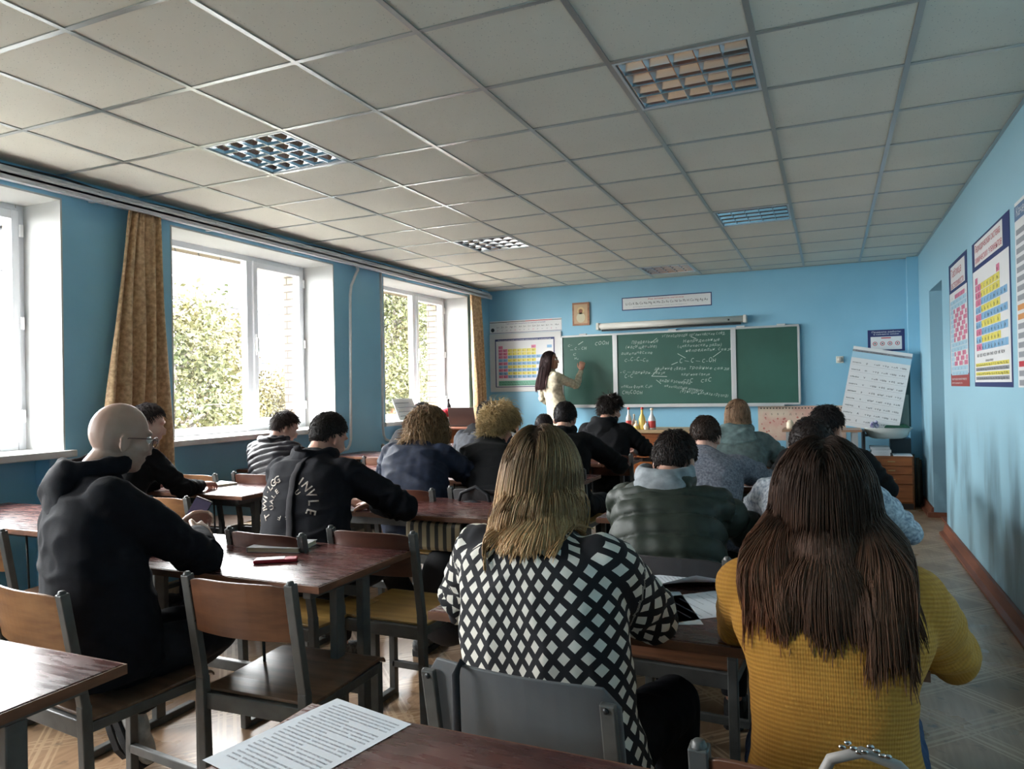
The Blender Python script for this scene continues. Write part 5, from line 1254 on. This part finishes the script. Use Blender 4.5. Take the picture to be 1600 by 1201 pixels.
    axv = np.array(N - P); axv /= np.linalg.norm(axv); rel = c - np.array(P); tt_ = rel @ axv; pv_ = rel - tt_[:, None]*axv; bk = -np.array(fwd); bk = bk - axv*(bk @ axv); bk /= np.linalg.norm(bk); sd_ = np.cross(axv, bk)
    pv_ = pv_ - bk*.03; tors = idx == 0; al = np.where(tors, tt_, al); an_ = np.where(tors, np.arctan2(pv_ @ sd_, pv_ @ bk)*.17, an_)
    f1 = fnoise(c, (16, 16, 26), g.get('seed', 1)); f2 = fnoise(c, (45, 45, 60), g.get('seed', 1)+9)
    dsp = fa*(.8*np.clip(1-np.abs(f1)*2.2, -.6, 1) + .12*f2 - .3)
    arm = idx > 0                                     # creases round the elbows
    la = np.where(idx == 1, (J[-1]-E[-1]).length, (J[1]-E[1]).length)
    near = np.exp(-((al-la)/.10)**2)
    dsp = dsp + np.where(arm, near*fa*1.1*np.sin(al*120 + 3*f1), 0)
    if g.get('quilt'):
        sp = g['quilt']; q = np.abs(np.sin(PI*(al + g.get('qoff', 0) + .006*np.sin(an_*9))/sp)); dsp = dsp*.45 + g.get('qamp', .014)*(q**.45 - .8) + .003*f2
    c2 = c + nn*dsp[:, None]; me.vertices.foreach_set('co', c2.ravel())
    at = me.attributes.new('pat', 'FLOAT_VECTOR', 'POINT'); at.data.foreach_set('vector', np.stack([an_, al, idx.astype(float)], 1).ravel())
    garment = place(me, g.get('tname', 'jacket'), g['topm'], t)
    # ---- collar / hood lying behind the neck
    hd = g.get('hood')
    if hd:
        hm, hsz, drop = hd; b = MB(); pts = []; r1 = []; r2 = []
        for k in range(17):
            a = math.radians(-135 + 270*k/16); cb = math.cos(a); rad_ = .078 + .02*hsz*max(0, cb)
            p_ = N + lat*math.sin(a)*(rad_*1.08) - fwd*cb*rad_ + V(0, 0, .012 - .035*max(0, cb)*drop + .0*abs(cb)); p_ -= fwd*(-.02)*(1-max(0, cb)) ; pts.append(p_)
            r1.append((.020 + .020*hsz*max(0, cb)**.7)); r2.append(.030 + .030*hsz*max(0, cb)**.7)
        b.tube(pts, r1, 14, rx=r2)
        cq = N - fwd*(.100 + .02*hsz) + V(0, 0, -.055*drop); tgt = (spine(.95)-spine(.75)).normalized(); Rr = Matrix((lat, lat.cross(tgt)*-1, tgt)).transposed()
        b.ell(cq, (.115*hsz, .042*hsz, .075*hsz), Rr, 20, 14); b.ell(cq - tgt*.045*hsz, (.075*hsz, .036*hsz, .06*hsz), Rr, 20, 14)
        me = remeshed(b, .009, 4); c = co_of(me); nn = no_of(me); f1 = fnoise(c, (22, 22, 40), 5)
        dd = .006*np.clip(1-np.abs(f1)*2.2, -1, 1)
        if g.get('quilt'): dd = dd + .010*(np.abs(np.sin(PI*(c[:, 2]-N.z)/(.8*g['quilt'])))**.6 - .7)
        c += nn*dd[:, None]; me.vertices.foreach_set('co', c.ravel()); place(me, 'hood', hm, t)
    if g.get('hood2'):       # an inner hood lying over the outer one
        hm = g['hood2']; b = MB(); pts = []; r1 = []; r2 = []
        for k in range(17):
            a = math.radians(-130 + 260*k/16); cb = math.cos(a)
            pts.append(N + lat*math.sin(a)*.098 - fwd*(cb*.105 + .01) + V(0, 0, .050 - .030*max(0, cb))); r1.append(.018 + .024*max(0, cb)); r2.append(.030 + .026*max(0, cb))
        b.tube(pts, r1, 14, rx=r2); b.ell(N - fwd*.125 + V(0, 0, .015), (.105, .045, .05), Matrix((lat, fwd, V(0, 0, 1))).transposed())
        me = remeshed(b, .008, 4); c = co_of(me); nn = no_of(me); c += nn*(.004*fnoise(c, (30, 30, 60), 6))[:, None]; me.vertices.foreach_set('co', c.ravel()); place(me, 'inner_hood', hm, t)
    if g.get('collar'):
        cm, ch, cr = g['collar']; b = MB(); pts = []
        for k in range(21):
            a = math.radians(-150 + 300*k/20); pts.append(N + lat*math.sin(a)*(.066+cr) - fwd*math.cos(a)*(.066+cr) + V(0, 0, .006 + (.0 if abs(a) < 2 else -.01)))
        b.tube(pts, [cr]*21, 12, rx=[ch]*21, up=(0, 0, 1)); me = remeshed(b, .008, 3); place(me, 'collar', cm, t)
    # ---- hair
    if g.get('hair'):
        caps = [(tuple(J[-1]), tuple(J[1]), .064*ar), (tuple(spine(.35)), tuple(spine(.80)), .112*B), (tuple(spine(.4) - lat*.085), tuple(spine(.74) - lat*.085), .108*B), (tuple(spine(.4) + lat*.085), tuple(spine(.74) + lat*.085), .108*B), (tuple(spine(.88)), tuple(N), .082)] + ([(tuple(Hc + V(0, 0, -.03) - fwd*.012), tuple(spine(.84)), .094)] if g['hair'].get('bridge') else [])
        if g['hair'].get('aline'): caps += [(tuple(Hc + lat*s*.03 - fwd*.01 + V(0, 0, -.05)), tuple(lerp(spine(.78), J[s], .8) - fwd*.02), g['hair']['aline']) for s in (-1, 1)]
        hairo = hair_mesh(T, Rm, g['hair'], caps, 'hair', t, g.get('seed', 1))
    return t, dict(T=T, Rm=Rm, N=N, spine=spine, fwd=fwd, lat=lat, J=J, E=E, W=Wr, Hc=Hc, garment=garment)
def short(root, tip=None, **k):
    d = dict(n=2200, len=.024, root=root, tip=tip or tuple(min(255, int(c*1.25)+6) for c in root), thick=.006, lift=.35, w=.0016, steps=4, stiff=.93, wave=.002, lump=.35); d.update(k); return d
BLACKF = fabric('black_fleece', (18, 19, 22)); NAVYF = fabric('navy_shell', (32, 40, 58), rough=.7, bump=.2); INK = fabric('ink_black_fleece', (19, 20, 27))
CHAR = fabric('charcoal_fleece', (70, 72, 78)); PUFD = fabric('dark_plum_puffer', (30, 27, 36), rough=.5, bump=.15); PUFG = fabric('olive_black_puffer', (42, 50, 42), rough=.55, bump=.15)
GREYH = fabric('pale_grey_fleece', (166, 170, 174)); SILV = fabric('grey_inner_hood', (150, 156, 160)); SAGE = fabric('grey_green_fleece', (104, 124, 124)); 
SPECK = mat('speckled_grey_cotton', (84, 88, 100), .9, col2=(128, 132, 142), vscale=90, bump=.2, bscale=200, bdist=.002)
CREAM = fabric('cream_cotton_jacket', (206, 196, 172)); JEANS = fabric('blue_denim', (62, 78, 108), (48, 60, 88)); DJEANS = fabric('dark_denim', (38, 44, 60))
PATT = mat('white_patterned_cotton', (206, 210, 216), .9, col2=(120, 130, 146), vscale=70)
WSH = fabric('white_sneaker', (196, 196, 192), rough=.5); GSH = fabric('grey_sneaker', (120, 122, 120), (70, 72, 74), rough=.6, vs=60)
DK = (30, 24, 22)
PPL = {}
def mk(key, **k): PPL[key] = person(k); return PPL[key]
mk('man', hip=(-1.90, -1.47), face=-24, top=(-2.01, -1.30, 1.34), hyaw=-22, hpitch=-14, sh=.245, bulk=1.22, waist=.185, belly=.03, arm=1.18, hunch=.05, hipw=.19, eyes=1, fine=.006,
   elbowR=(-1.74, -1.20, .80), wristR=(-1.99, -.99, .825), elbowL=(-2.36, -1.12, .82), wristL=(-2.20, -.88, .83), handdirR=(-.35, .9, .1), handnR=(.75, .2, .6), handdirL=(.25, .9, .25), handnL=(-.6, .1, .5), curl=(.9, .95),
   kneeR=(-1.70, -1.17, .54), kneeL=(-1.86, -1.08, .54), ankleR=(-2.04, -1.22, .265), ankleL=(-2.17, -1.16, .25), toeR=(.45, .08, -.82), toeL=(.35, .05, -.85), sock=1, shm=WSH, solm=fabric('dark_sole', (60, 60, 62)),
   topm=INK, hood=(INK, 1.12, 1.0), skin='weathered', trlen=1.0, vox=.009, fold=.0055, seed=3,
   label='bald man in glasses and a black hoodie, sitting sideways and holding a phone')
mk('check', hip=(-.33, -1.52), face=-8, top=(-.405, -1.37, 1.255), hyaw=12, hpitch=-10, hroll=-8, sh=.215, bulk=1.12, waist=.185, hipw=.19, arm=1.12, hunch=.05, hem=-.16,
   elbowR=(-.150, -1.31, .80), wristR=(-.26, -1.12, .80), elbowL=(-.66, -1.33, .80), wristL=(-.52, -1.12, .80), topm=DIAMOND, tname='cardigan', vox=.008, fold=.006, seed=4, skin='fair',
   hair=dict(n=14000, len=.46, lenvar=.03, zend=.238, bridge=1, ztilt=.03, zvar=.010, maxlat=.140, cgrad=2.4, root=(70, 52, 40), tip=(178, 140, 98), thick=.014, lift=.25, w=.0011, steps=24, stiff=.5, wave=.008, wfreq=1.3, lump=.1, part=.05, sweep=-.55, streak=.3, streakcol=(196, 168, 124), cvar=.35, layer=1.4, drift=(-.15, -.03, 0), low=-.05, pull=.02),
   label='woman with shoulder-length fair brown hair in a black and white diamond pattern cardigan')
mk('yellow', hip=(.25, -1.50), face=0, top=(.24, -1.36, 1.225), hyaw=0, hpitch=-14, sh=.195, bulk=1.0, waist=.150, hipw=.165, arm=1.05, hunch=.05, hem=-.10,
   elbowR=(.47, -1.30, .79), wristR=(.38, -1.10, .80), elbowL=(.055, -1.27, .79), wristL=(.14, -1.08, .80), topm=MUSTARD, tname='sweater', trm=JEANS, vox=.008, fold=.005, seed=5,
   hair=dict(n=20000, len=.62, lenvar=.03, zend=.33, ztilt=-.03, zvar=.022, maxlat=.150, aline=.078, cgrad=1.6, root=(44, 32, 26), tip=(96, 66, 48), thick=.017, lift=.2, w=.0010, steps=28, stiff=.5, wave=.012, wfreq=1.6, lump=.1, part=0., sweep=-.5, cvar=.28, layer=1.5, redside=(2.2, 1.0, .4), low=-.05, mess=.12, drift=(.0, -.05, 0)),
   label='woman with long dark brown hair in a mustard yellow sweater')
mk('circle', hip=(-1.86, -.50), face=4, top=(-2.05, -.10, 1.262), hyaw=-12, hpitch=-28, sh=.225, bulk=1.18, waist=.185, hipw=.18, arm=1.2, hunch=.10,
   elbowR=(-1.60, -.12, .815), wristR=(-1.84, -.02, .80), elbowL=(-2.26, -.10, .81), wristL=(-2.04, .02, .80), topm=INK, hood=(INK, 1.1, .9), seed=6, vox=.009, shm=GSH,
   ankleR=(-1.72, .22, .09), kneeR=(-1.74, -.05, .53), trm=BLACKF,
   hair=short(DK, len=.013, n=2400, thick=.006, low=-.02), label='boy with cropped dark hair in a black hoodie with a ring of white letters')
mk('puffer', hip=(-.27, -.47), face=-2, top=(-.325, -.10, 1.18), hyaw=-14, hpitch=-30, sh=.208, bulk=1.16, waist=.18, hipw=.165, arm=1.2, hunch=.09, elbowR=(-.05, -.12, .80), elbowL=(-.53, -.10, .80),
   topm=PUFG, quilt=.085, qamp=.026, fold=.004, hood=(PUFG, 1.45, .85), hood2=SILV, seed=7, hair=short((36, 29, 27), len=.02, n=2600, mess=.2), label='boy in a dark green quilted jacket with a grey inner hood, bent over his desk')
mk('shirt', hip=(.25, -.36), face=0, top=(.185, .04, 1.225), hyaw=5, hpitch=-26, sh=.21, bulk=1.1, hipw=.17, elbowR=(.50, -.05, .82), topm=PATT, tname='shirt', seed=8, hair=short((36, 28, 26), len=.012, n=2200, thick=.006),
   label='boy with close-cropped hair in a white patterned shirt, mostly behind the long brown hair')
mk('blue', hip=(-1.98, .62), face=0, top=(-2.14, 1.02, 1.24), hyaw=-6, hpitch=-25, sh=.225, bulk=1.2, waist=.185, arm=1.3, hunch=.10, elbowR=(-1.76, .98, .81), elbowL=(-2.44, 1.0, .81), topm=NAVYF, fold=.010, seed=9,
   collar=(NAVYF, .03, .018), hair=dict(n=3600, len=.15, lenvar=.25, root=(86, 66, 48), tip=(150, 122, 90), thick=.020, lift=.5, w=.0022, steps=12, stiff=.72, wave=.02, wfreq=1.5, curl=.007, cfreq=1.6, lump=.4, cvar=.4, layer=1.6, low=-.05, mess=.3),
   label='student with collar-length wavy light brown hair in a navy jacket')
mk('curly', hip=(-1.50, .78), face=0, elbowL=(-1.64, 1.16, .81), wristL=(-1.60, 1.36, .80), top=(-1.76, 1.30, 1.235), hyaw=-22, hpitch=-18, sh=.205, bulk=1.1, arm=1.15, hunch=.09, topm=BLACKF, seed=10, collar=(BLACKF, .022, .014),
   hair=dict(n=3200, len=.055, lenvar=.3, root=(104, 82, 56), tip=(196, 170, 122), thick=.022, lift=.9, w=.0022, steps=8, stiff=.9, wave=.01, wfreq=1.5, curl=.010, cfreq=1.5, lump=.5, cvar=.4, layer=1.0, lentop=1.5, mess=.6),
   label='student with short fair curly hair in a black top, turned to the right')
mk('tee', hip=(-.34, .75), face=-3, top=(-.405, 1.20, 1.185), hyaw=0, hpitch=-32, sh=.215, bulk=1.15, arm=1.15, hunch=.09, short=1, elbowR=(-.06, 1.16, .84), wristR=(-.20, 1.30, .80), topm=SPECK, tname='shirt', seed=11, skin='pale',
   collar=(SPECK, .018, .010), hair=short((48, 36, 30), len=.02, n=2200, thick=.008), label='boy with short brown hair in a speckled dark grey short-sleeved shirt')
mk('dark', hip=(.25, .90), face=0, top=(.235, 1.40, 1.235), hyaw=-28, hpitch=-20, sh=.205, bulk=1.12, arm=1.15, topm=BLACKF, seed=12, elbowR=(.52, 1.20, .80), hair=short((28, 24, 24), len=.03, n=1800), label='dark haired student in black, just beyond the patterned shirt')
mk('girl', hip=(-.32, 2.02), face=-4, top=(-.36, 2.40, 1.255), hyaw=8, hpitch=-18, sh=.20, bulk=1.1, arm=1.15, topm=fabric('sage_shell', (92, 108, 108)), hood=(SAGE, 1.4, .7), seed=13, trm=BLACKF, elbowR=(-.05, 2.30, .84),
   hair=dict(n=2500, len=.12, root=(110, 84, 64), tip=(164, 134, 108), thick=.010, lift=.15, w=.0022, steps=10, stiff=.6, wave=.006, lump=.1, part=0., sweep=-.5, cvar=.25, low=-.05), label='fair haired student in a grey-green hooded jacket, right of the speckled shirt')
mk('blackhood', hip=(-1.44, 1.72), face=0, top=(-1.565, 2.08, 1.258), hyaw=4, hpitch=-25, sh=.21, bulk=1.15, arm=1.2, topm=BLACKF, hood=(BLACKF, 1.15, 1.), seed=14, elbowR=(-1.16, 2.1, .80), hair=short((26, 23, 24), len=.018, n=1800, low=-.1, thick=.008),
   label='student with cropped black hair in a black hoodie, left of the red-brown desk end')
mk('darkhair', hip=(-1.44, 2.86), face=-4, top=(-1.50, 3.06, 1.29), hyaw=-32, hpitch=-16, sh=.215, bulk=1.12, arm=1.15, topm=BLACKF, hood=(BLACKF, 1.1, .9), seed=15, elbowR=(-1.18, 3.02, .84), hair=short((34, 28, 26), len=.05, n=2200, lift=.5, mess=.4, thick=.014),
   label='student with tousled dark hair in a black hoodie, beside the bottles on the demonstration table')
mk('greyblack', hip=(-2.14, 1.84), face=0, top=(-2.26, 2.20, 1.27), hyaw=-14, hpitch=-20, sh=.215, bulk=1.15, arm=1.2, topm=CHAR, hood=(BLACKF, 1.15, 1.), seed=16, hair=short((30, 26, 28), len=.025, n=1800), label='student in a charcoal grey hoodie with a black hood, below the far curtain')
mk('palegrey', hip=(-2.08, 2.94), face=-3, top=(-2.24, 3.38, 1.12), hyaw=0, hpitch=-45, sh=.205, bulk=1.15, arm=1.2, hunch=.11, topm=GREYH, hood=(GREYH, 1.3, 1.), seed=17, hair=short((40, 34, 34), len=.02, n=1600), label='student in a pale grey hoodie with head bowed, in front of the teacher')
mk('whiteblack', hip=(-2.50, 3.00), hipz=.52, face=0, top=(-2.62, 3.46, 1.15), hyaw=-25, hpitch=-30, sh=.18, bulk=1.0, topm=fabric('white_black_top', (190, 192, 196)), hood=(BLACKF, .9, 1.), seed=18, hair=short((34, 28, 28), len=.03, n=1500), label='small looking student with dark hair and a white top beyond the fair curly hair')
mk('puffboy', hip=(-3.33, .98), face=0, top=(-3.52, 1.27, 1.228), hyaw=-35, hpitch=-25, sh=.20, bulk=1.15, arm=1.2, hunch=.07, topm=PUFD, quilt=.05, qamp=.012, hood=(PUFD, 1.05, 1.15), seed=19, skin='pale', hair=short((44, 34, 30), len=.03, n=1800, mess=.3),
   label='boy in a dark quilted puffer jacket seated under the middle window')
mk('behind', hip=(-3.55, -.18), face=0, top=(-3.52, .06, 1.315), hyaw=-45, hpitch=-14, sh=.19, bulk=1.05, topm=BLACKF, seed=20, skin='pale', elbowR=(-3.3, .12, .80), wristR=(-3.37, .34, .80), hair=short((36, 28, 28), len=.03, n=1600), label='dark haired student half hidden behind the bald man\'s head')
mk('fronthid', hip=(-3.12, 2.16), face=0, top=(-3.12, 2.62, 1.26), hyaw=0, hpitch=-15, sh=.20, bulk=1.1, topm=BLACKF, seed=21, hair=short((26, 24, 26), len=.02, n=1500), label='student in black whose dark head shows above the wavy light brown hair')
# ---- teacher at the board, standing on the low platform
PZ = .16
mk('teacher', hip=(-2.97, 5.84), hipz=1.02, face=-32, top=(-3.10, 5.84, 1.845), hyaw=-86, hpitch=6, sh=.175, bulk=.98, waist=.135, hipw=.15, hunch=.02, hem=-.26, arm=.95, eyes=1, fine=.006,
   elbowR=(-2.80, 6.02, 1.40), wristR=(-2.775, 6.17, 1.60), handdirR=(.12, .1, 1), handnR=(.2, -.9, .2), elbowL=(-3.27, 6.0, 1.24), wristL=(-3.2, 6.12, 1.14), armz=.8, curl=(.4, .85),
   kneeR=(-2.87, 5.88, .62), kneeL=(-3.03, 5.91, .62), ankleR=(-2.87, 5.84, PZ+.09), ankleL=(-3.04, 5.88, PZ+.09), toeR=(.5, .8, 0), toeL=(.3, .9, 0), topm=CREAM, seed=22, trm=DJEANS, sj=.84,
   skin='tan', name='person',
   hair=dict(n=4200, len=.62, lenvar=.03, zend=.47, bridge=1, zvar=.02, root=(34, 24, 24), tip=(66, 36, 36), thick=.012, lift=.12, w=.0022, steps=22, stiff=.5, wave=.01, wfreq=1.2, lump=.1, part=0., sweep=-1.6, cvar=.3, layer=1.2, low=.08, drift=(-.13, -.08, 0)),
   label='teacher with long dark hair in a cream jacket writing on the chalkboard')
# glasses of the bald man
t, D = PPL['man']; T, Rm = D['T'], D['Rm']
def hp(x, y, z): return T @ V(x, y, z)
def rootlocal(b, name, m, parent, smooth=True):
    me = bpy.data.meshes.new(name); me.from_pydata([tuple(v) for v in b.v], [], b.f); return place(me, name, m, parent, smooth)
b = MB()
for s in (-1, 1):
    pts = [hp(s*.033 + .024*math.cos(a), .101 + .002, .004 + .018*math.sin(a)) for a in [2*PI*k/18 for k in range(19)]]; b.tube(pts, .0016, 6)
    b.tube([hp(s*.057, .101, .012), hp(s*.078, .070, .012), hp(s*.083, .0, .002), hp(s*.082, -.022, -.012)], [.0022, .0022, .0018, .0014], 6)
b.tube([hp(-.010, .103, .010), hp(0, .108, .012), hp(.010, .103, .010)], .0015, 6)
gl_ = rootlocal(b, 'glasses', mat('dark_red_frame', (70, 30, 34), .3), t)
for s in (-1, 1):
    b = MB(); b.add([hp(s*.033 + .0235*math.cos(a), .103, .004 + .0175*math.sin(a)) for a in [2*PI*k/18 for k in range(18)]] + [hp(s*.033 + .0235*math.cos(a), .1015, .004 + .0175*math.sin(a)) for a in [2*PI*k/18 for k in range(18)]], [tuple(range(18)), tuple(reversed(range(18, 36)))] + [(k, (k+1) % 18, 18+(k+1) % 18, 18+k) for k in range(18)])
    rootlocal(b, 'lens', MATS['window_glass'], gl_, False)
# lettering on the boy's hoodie: a ring of letters following the cloth of the back
def project_letters(D, items, parent, m, name='lettering'):
    from mathutils.bvhtree import BVHTree
    me = D['garment'].data; off = parent_loc(D['garment']); bv = BVHTree.FromPolygons([v.co + off for v in me.vertices], [tuple(p.vertices) for p in me.polygons])
    sp, fw, lt = D['spine'], D['fwd'], D['lat']; b = MB(); c0 = sp(.655); up = (sp(.8)-sp(.4)).normalized()
    for (ch, u, v, rot, size) in items:
        vs, fs, w = text_mesh(ch, .012); c, s = math.cos(rot), math.sin(rot); out = []
        # subdivide long edges by adding the glyph as is: letters are small against the curvature
        for x, y, z in vs:
            x = (x - w/2)*size; y = (y - .35)*size; q = c0 + lt*(u + x*c - y*s) + up*(v + x*s + y*c) - fw*.6
            h = bv.ray_cast(q, fw); p_ = h[0] if h[0] is not None else q + fw*.45
            out.append(p_ - fw*.0035)
        b.add(out, fs)
    mev = bpy.data.meshes.new(name); mev.from_pydata([tuple(v) for v in b.v], [], b.f); return place(mev, name, m, parent, False)
t, D = PPL['circle']; items = []
R1 = .135
for ch, a in zip('TIWI·LGG', [215, 200, 186, 172, 160, 148, 134, 120]): items.append((ch, R1*math.cos(math.radians(a)), R1*math.sin(math.radians(a)), math.radians(a-90), .055))
for ch, a in zip('INVLE', [60, 42, 22, 2, -18]): items.append((ch, R1*math.cos(math.radians(a)), R1*math.sin(math.radians(a)), math.radians(a-90), .060))
for ch, a in zip('UALERUEF', [200, 178, 158, 138, 70, 45, -80, -110]): items.append((ch, .082*math.cos(math.radians(a)), .082*math.sin(math.radians(a)), math.radians(a-90), .036))
project_letters(D, items, t, mat('cracked_print', (186, 178, 168), .8, col2=(110, 96, 86), vscale=40))
# sling strap over that boy's back
def strap(D, pts, wd, m, name, parent):
    from mathutils.bvhtree import BVHTree
    me = D['garment'].data; off = parent_loc(D['garment']); bv = BVHTree.FromPolygons([v.co + off for v in me.vertices], [tuple(p.vertices) for p in me.polygons])
    fw, lt = D['fwd'], D['lat']; P_ = []
    for i in range(25):
        f = i/24*(len(pts)-1); k = min(int(f), len(pts)-2); q = lerp(V(*pts[k]), V(*pts[k+1]), f-k); h = bv.ray_cast(q - fw*.8, fw); P_.append((h[0] if h[0] is not None else q) - fw*.006)
    b = MB(); b.tube(P_, [wd]*25, 8, rx=[.004]*25, up=-fw)
    mev = bpy.data.meshes.new(name); mev.from_pydata([tuple(v) for v in b.v], [], b.f); return place(mev, name, m, parent)
c0 = D['spine'](.6)
strap(D, [(c0.x-.05, c0.y, 1.12), (c0.x-.01, c0.y, .95), (c0.x+.07, c0.y, .72), (c0.x+.12, c0.y, .60)], .019, fabric('black_webbing', (34, 32, 36)), 'strap', t)
# bracelet and red sleeve edge of the teacher, chalk in her hand
t, D = PPL['teacher']; w_, e_ = D['W'][1], D['E'][1]; ax = (w_-e_).normalized()
b = MB(); b.tube([w_ - ax*.035, w_ - ax*.012], [.032, .031], 16); rootlocal(b, 'bracelet', mat('dark_red_cuff', (128, 56, 58), .7), t)
b = MB(); cp = w_ + V(.02, .03, .10); b.tube([cp, cp + V(.0, .035, .012)], .005, 8); tag(b.build('chalk_piece', CHALK, None, origin=cp), 'short piece of white chalk in the teacher\'s hand against the board', 'chalk')
# phone held by the bald man
t, D = PPL['man']; 
b = MB(); Rp = Matrix.Rotation(math.radians(32), 3, 'Z') @ Matrix.Rotation(math.radians(-22), 3, 'X') @ Matrix.Rotation(math.radians(24), 3, 'Y'); pc = V(-2.20, -.80, .855)
b.box((pc.x-.037, pc.y-.004, pc.z-.078), (pc.x+.037, pc.y+.004, pc.z+.078), None, Rp, pc); ph = b.build('phone_body', mat('phone_black', (22, 22, 28), .2), None, bevel=.003, origin=pc)
tp = thing('mobile_phone', 'dark mobile phone propped in the bald man\'s hands above the desk', 'phone', tuple(pc)); ph.parent = tp; ph.location = (0, 0, 0)
b = MB(); b.box((pc.x-.034, pc.y-.0052, pc.z-.072), (pc.x+.034, pc.y-.0042, pc.z+.072), None, Rp, pc); b.build('screen', mat('phone_screen', (72, 66, 96), .45), tp)
# ------------------------------------------------------------------ outside the windows
b = MB(); b.box((-90, -40, -4.2), (XO-.05, 90, -4.0)); struct(b.build('ground', mat('grass_ground', (58, 58, 54), .95, col2=(48, 50, 44), vscale=.5)))
CONC = mat('pale_concrete_wall', (66, 66, 70), .9, var=.1, vscale=1); WD = mat('dark_pane', (22, 26, 32), .3); ROOF = mat('roof_grey', (36, 36, 40), .8)
def block(x0, y0, x1, y1, h, lab, rows, cols, z0=-4.0):
    t = thing('apartment_block', lab, 'building', ((x0+x1)/2, (y0+y1)/2, z0), 'buildings outside')
    b = MB(); b.box((x0, y0, z0), (x1, y1, h)); b.build('wall', CONC, t)
    b = MB(); b.box((x0-.3, y0-.3, h), (x1+.3, y1+.3, h+.35)); b.build('roof_edge', ROOF, t)
    for r in range(rows):
        z = z0 + 1.4 + r*2.9
        for c in range(cols):
            y = y0 + (y1-y0)*(c+.5)/cols; b = MB(); b.box((x1-.02, y-.6, z), (x1+.06, y+.6, z+1.4)); w = b.build('window', PVC, t)
            b = MB(); b.box((x1+.061, y-.5, z+.1), (x1+.08, y-.05, z+1.3)); b.box((x1+.061, y+.05, z+.1), (x1+.08, y+.5, z+1.3)); b.build('pane', WD, w)
        for c in range(max(1, cols//2)):
            x = x0 + (x1-x0)*(c+.5)/max(1, cols//2); b = MB(); b.box((x-.6, y0-.06, z), (x+.6, y0+.02, z+1.4)); w = b.build('window', PVC, t); b = MB(); b.box((x-.5, y0-.08, z+.1), (x+.5, y0-.061, z+1.3)); b.build('pane', WD, w)
block(-44, 18, -30, 46, 9.2, 'pale apartment block seen through the middle window', 4, 8)
block(-52, 4, -40, 15, 6.0, 'lower pale block half hidden by foliage in the middle window', 3, 4)
LEAF = [mat('leaf_green', (54, 60, 28), .7, col2=(72, 68, 34), vscale=1.2), mat('leaf_yellow_green', (68, 66, 30), .7, col2=(78, 66, 38), vscale=1.2), mat('leaf_dull', (50, 54, 30), .7, col2=(68, 62, 36), vscale=1.2)]
for m_ in LEAF:
    p_ = m_.node_tree.nodes['Principled BSDF']; p_.inputs['Subsurface Weight'].default_value = 0
BARK = mat('birch_bark', (120, 112, 100), .9, col2=(60, 54, 48), vscale=6)
def leaftree(x, y, h, rad, nleaf, lm, lab, seed, low=.15, name='birch_tree'):
    r = np.random.default_rng(seed); z0 = -4.0; t = thing(name, lab, 'tree', (x, y, z0), 'trees outside')
    b = MB(); rr = random.Random(seed); b.tube([(x, y, z0), (x+.1, y+.1, z0+h*.3), (x-.1, y+.15, z0+h*.6), (x, y, z0+h*.97)], [.20, .15, .10, .02], 10)
    tips = []
    for k in range(26):
        f = low + (.92-low)*k/26; a = rr.uniform(0, 2*PI); L = rad*(1.05-f*.75)*rr.uniform(.7, 1.1); p0 = Vector((x, y, z0+h*f)); p1 = p0 + Vector((math.cos(a)*L*.5, math.sin(a)*L*.5, L*.35)); p2 = p1 + Vector((math.cos(a)*L*.5, math.sin(a)*L*.5, rr.uniform(-.5, .2)*L*.5))
        b.tube([p0, p1, p2], [.04, .025, .01], 6); tips += [(p0, p1), (p1, p2), (p1, p2)]
    b.build('trunk', BARK, t)
    n = nleaf; ti = r.integers(0, len(tips), n); f = r.uniform(0, 1, n)[:, None]; A = np.array([tuple(q[0]) for q in tips])[ti]; B_ = np.array([tuple(q[1]) for q in tips])[ti]
    c = A + (B_-A)*f + r.normal(size=(n, 3))*np.array([.30, .30, .34])*rad*.32; c[:, 2] -= np.abs(r.normal(size=n))*rad*.12
    a1 = r.normal(size=(n, 3)); a1 /= np.linalg.norm(a1, axis=1)[:, None]; a2 = np.cross(a1, r.normal(size=(n, 3))); a2 /= np.linalg.norm(a2, axis=1)[:, None]; s = r.uniform(.04, .085, n)[:, None]
    vs = np.stack([c - a1*s, c - a2*s*.6, c + a1*s, c + a2*s*.6], 1).reshape(-1, 3); me = bpy.data.meshes.new('foliage'); me.from_pydata(vs.tolist(), [], (np.arange(n*4).reshape(-1, 4)).tolist())
    me.vertices.foreach_set('co', (vs - np.array([x, y, z0])).ravel()); me.materials.append(lm); o = bpy.data.objects.new('foliage', me); COL.objects.link(o); o.parent = t
leaftree(-13.5, 9.0, 8.2, 2.8, 16000, LEAF[0], 'leafy birch filling the left of the middle window', 1)
leaftree(-17.0, 13.8, 8.6, 3.0, 20000, LEAF[1], 'yellowish tree in the centre of the middle window', 2)
leaftree(-20.5, 20.5, 6.6, 2.8, 14000, LEAF[1], 'low yellow-green tree at the lower right of the middle window', 3)
leaftree(-12.6, 16.9, 10.5, 3.6, 26000, LEAF[0], 'tall tree filling the far window', 4)
leaftree(-15.0, 22.2, 10.5, 3.6, 24000, LEAF[2], 'second tall tree in the right half of the far window', 5)
leaftree(-20.0, 5.0, 6.5, 2.6, 9000, LEAF[2], 'tree seen in the nearest window', 6)
leaftree(-18.0, 33.5, 9.0, 3.4, 13000, LEAF[0], 'tree behind the tall one in the far window', 8)
b = MB(); b.tube([(-22, 2, 5.4), (-22, 20, 4.9), (-22, 45, 5.6)], .03, 6); tag(b.build('overhead_cable', mat('dark_cable', (50, 50, 54), .6)), 'thin overhead cable crossing the sky outside the middle window', 'cable')
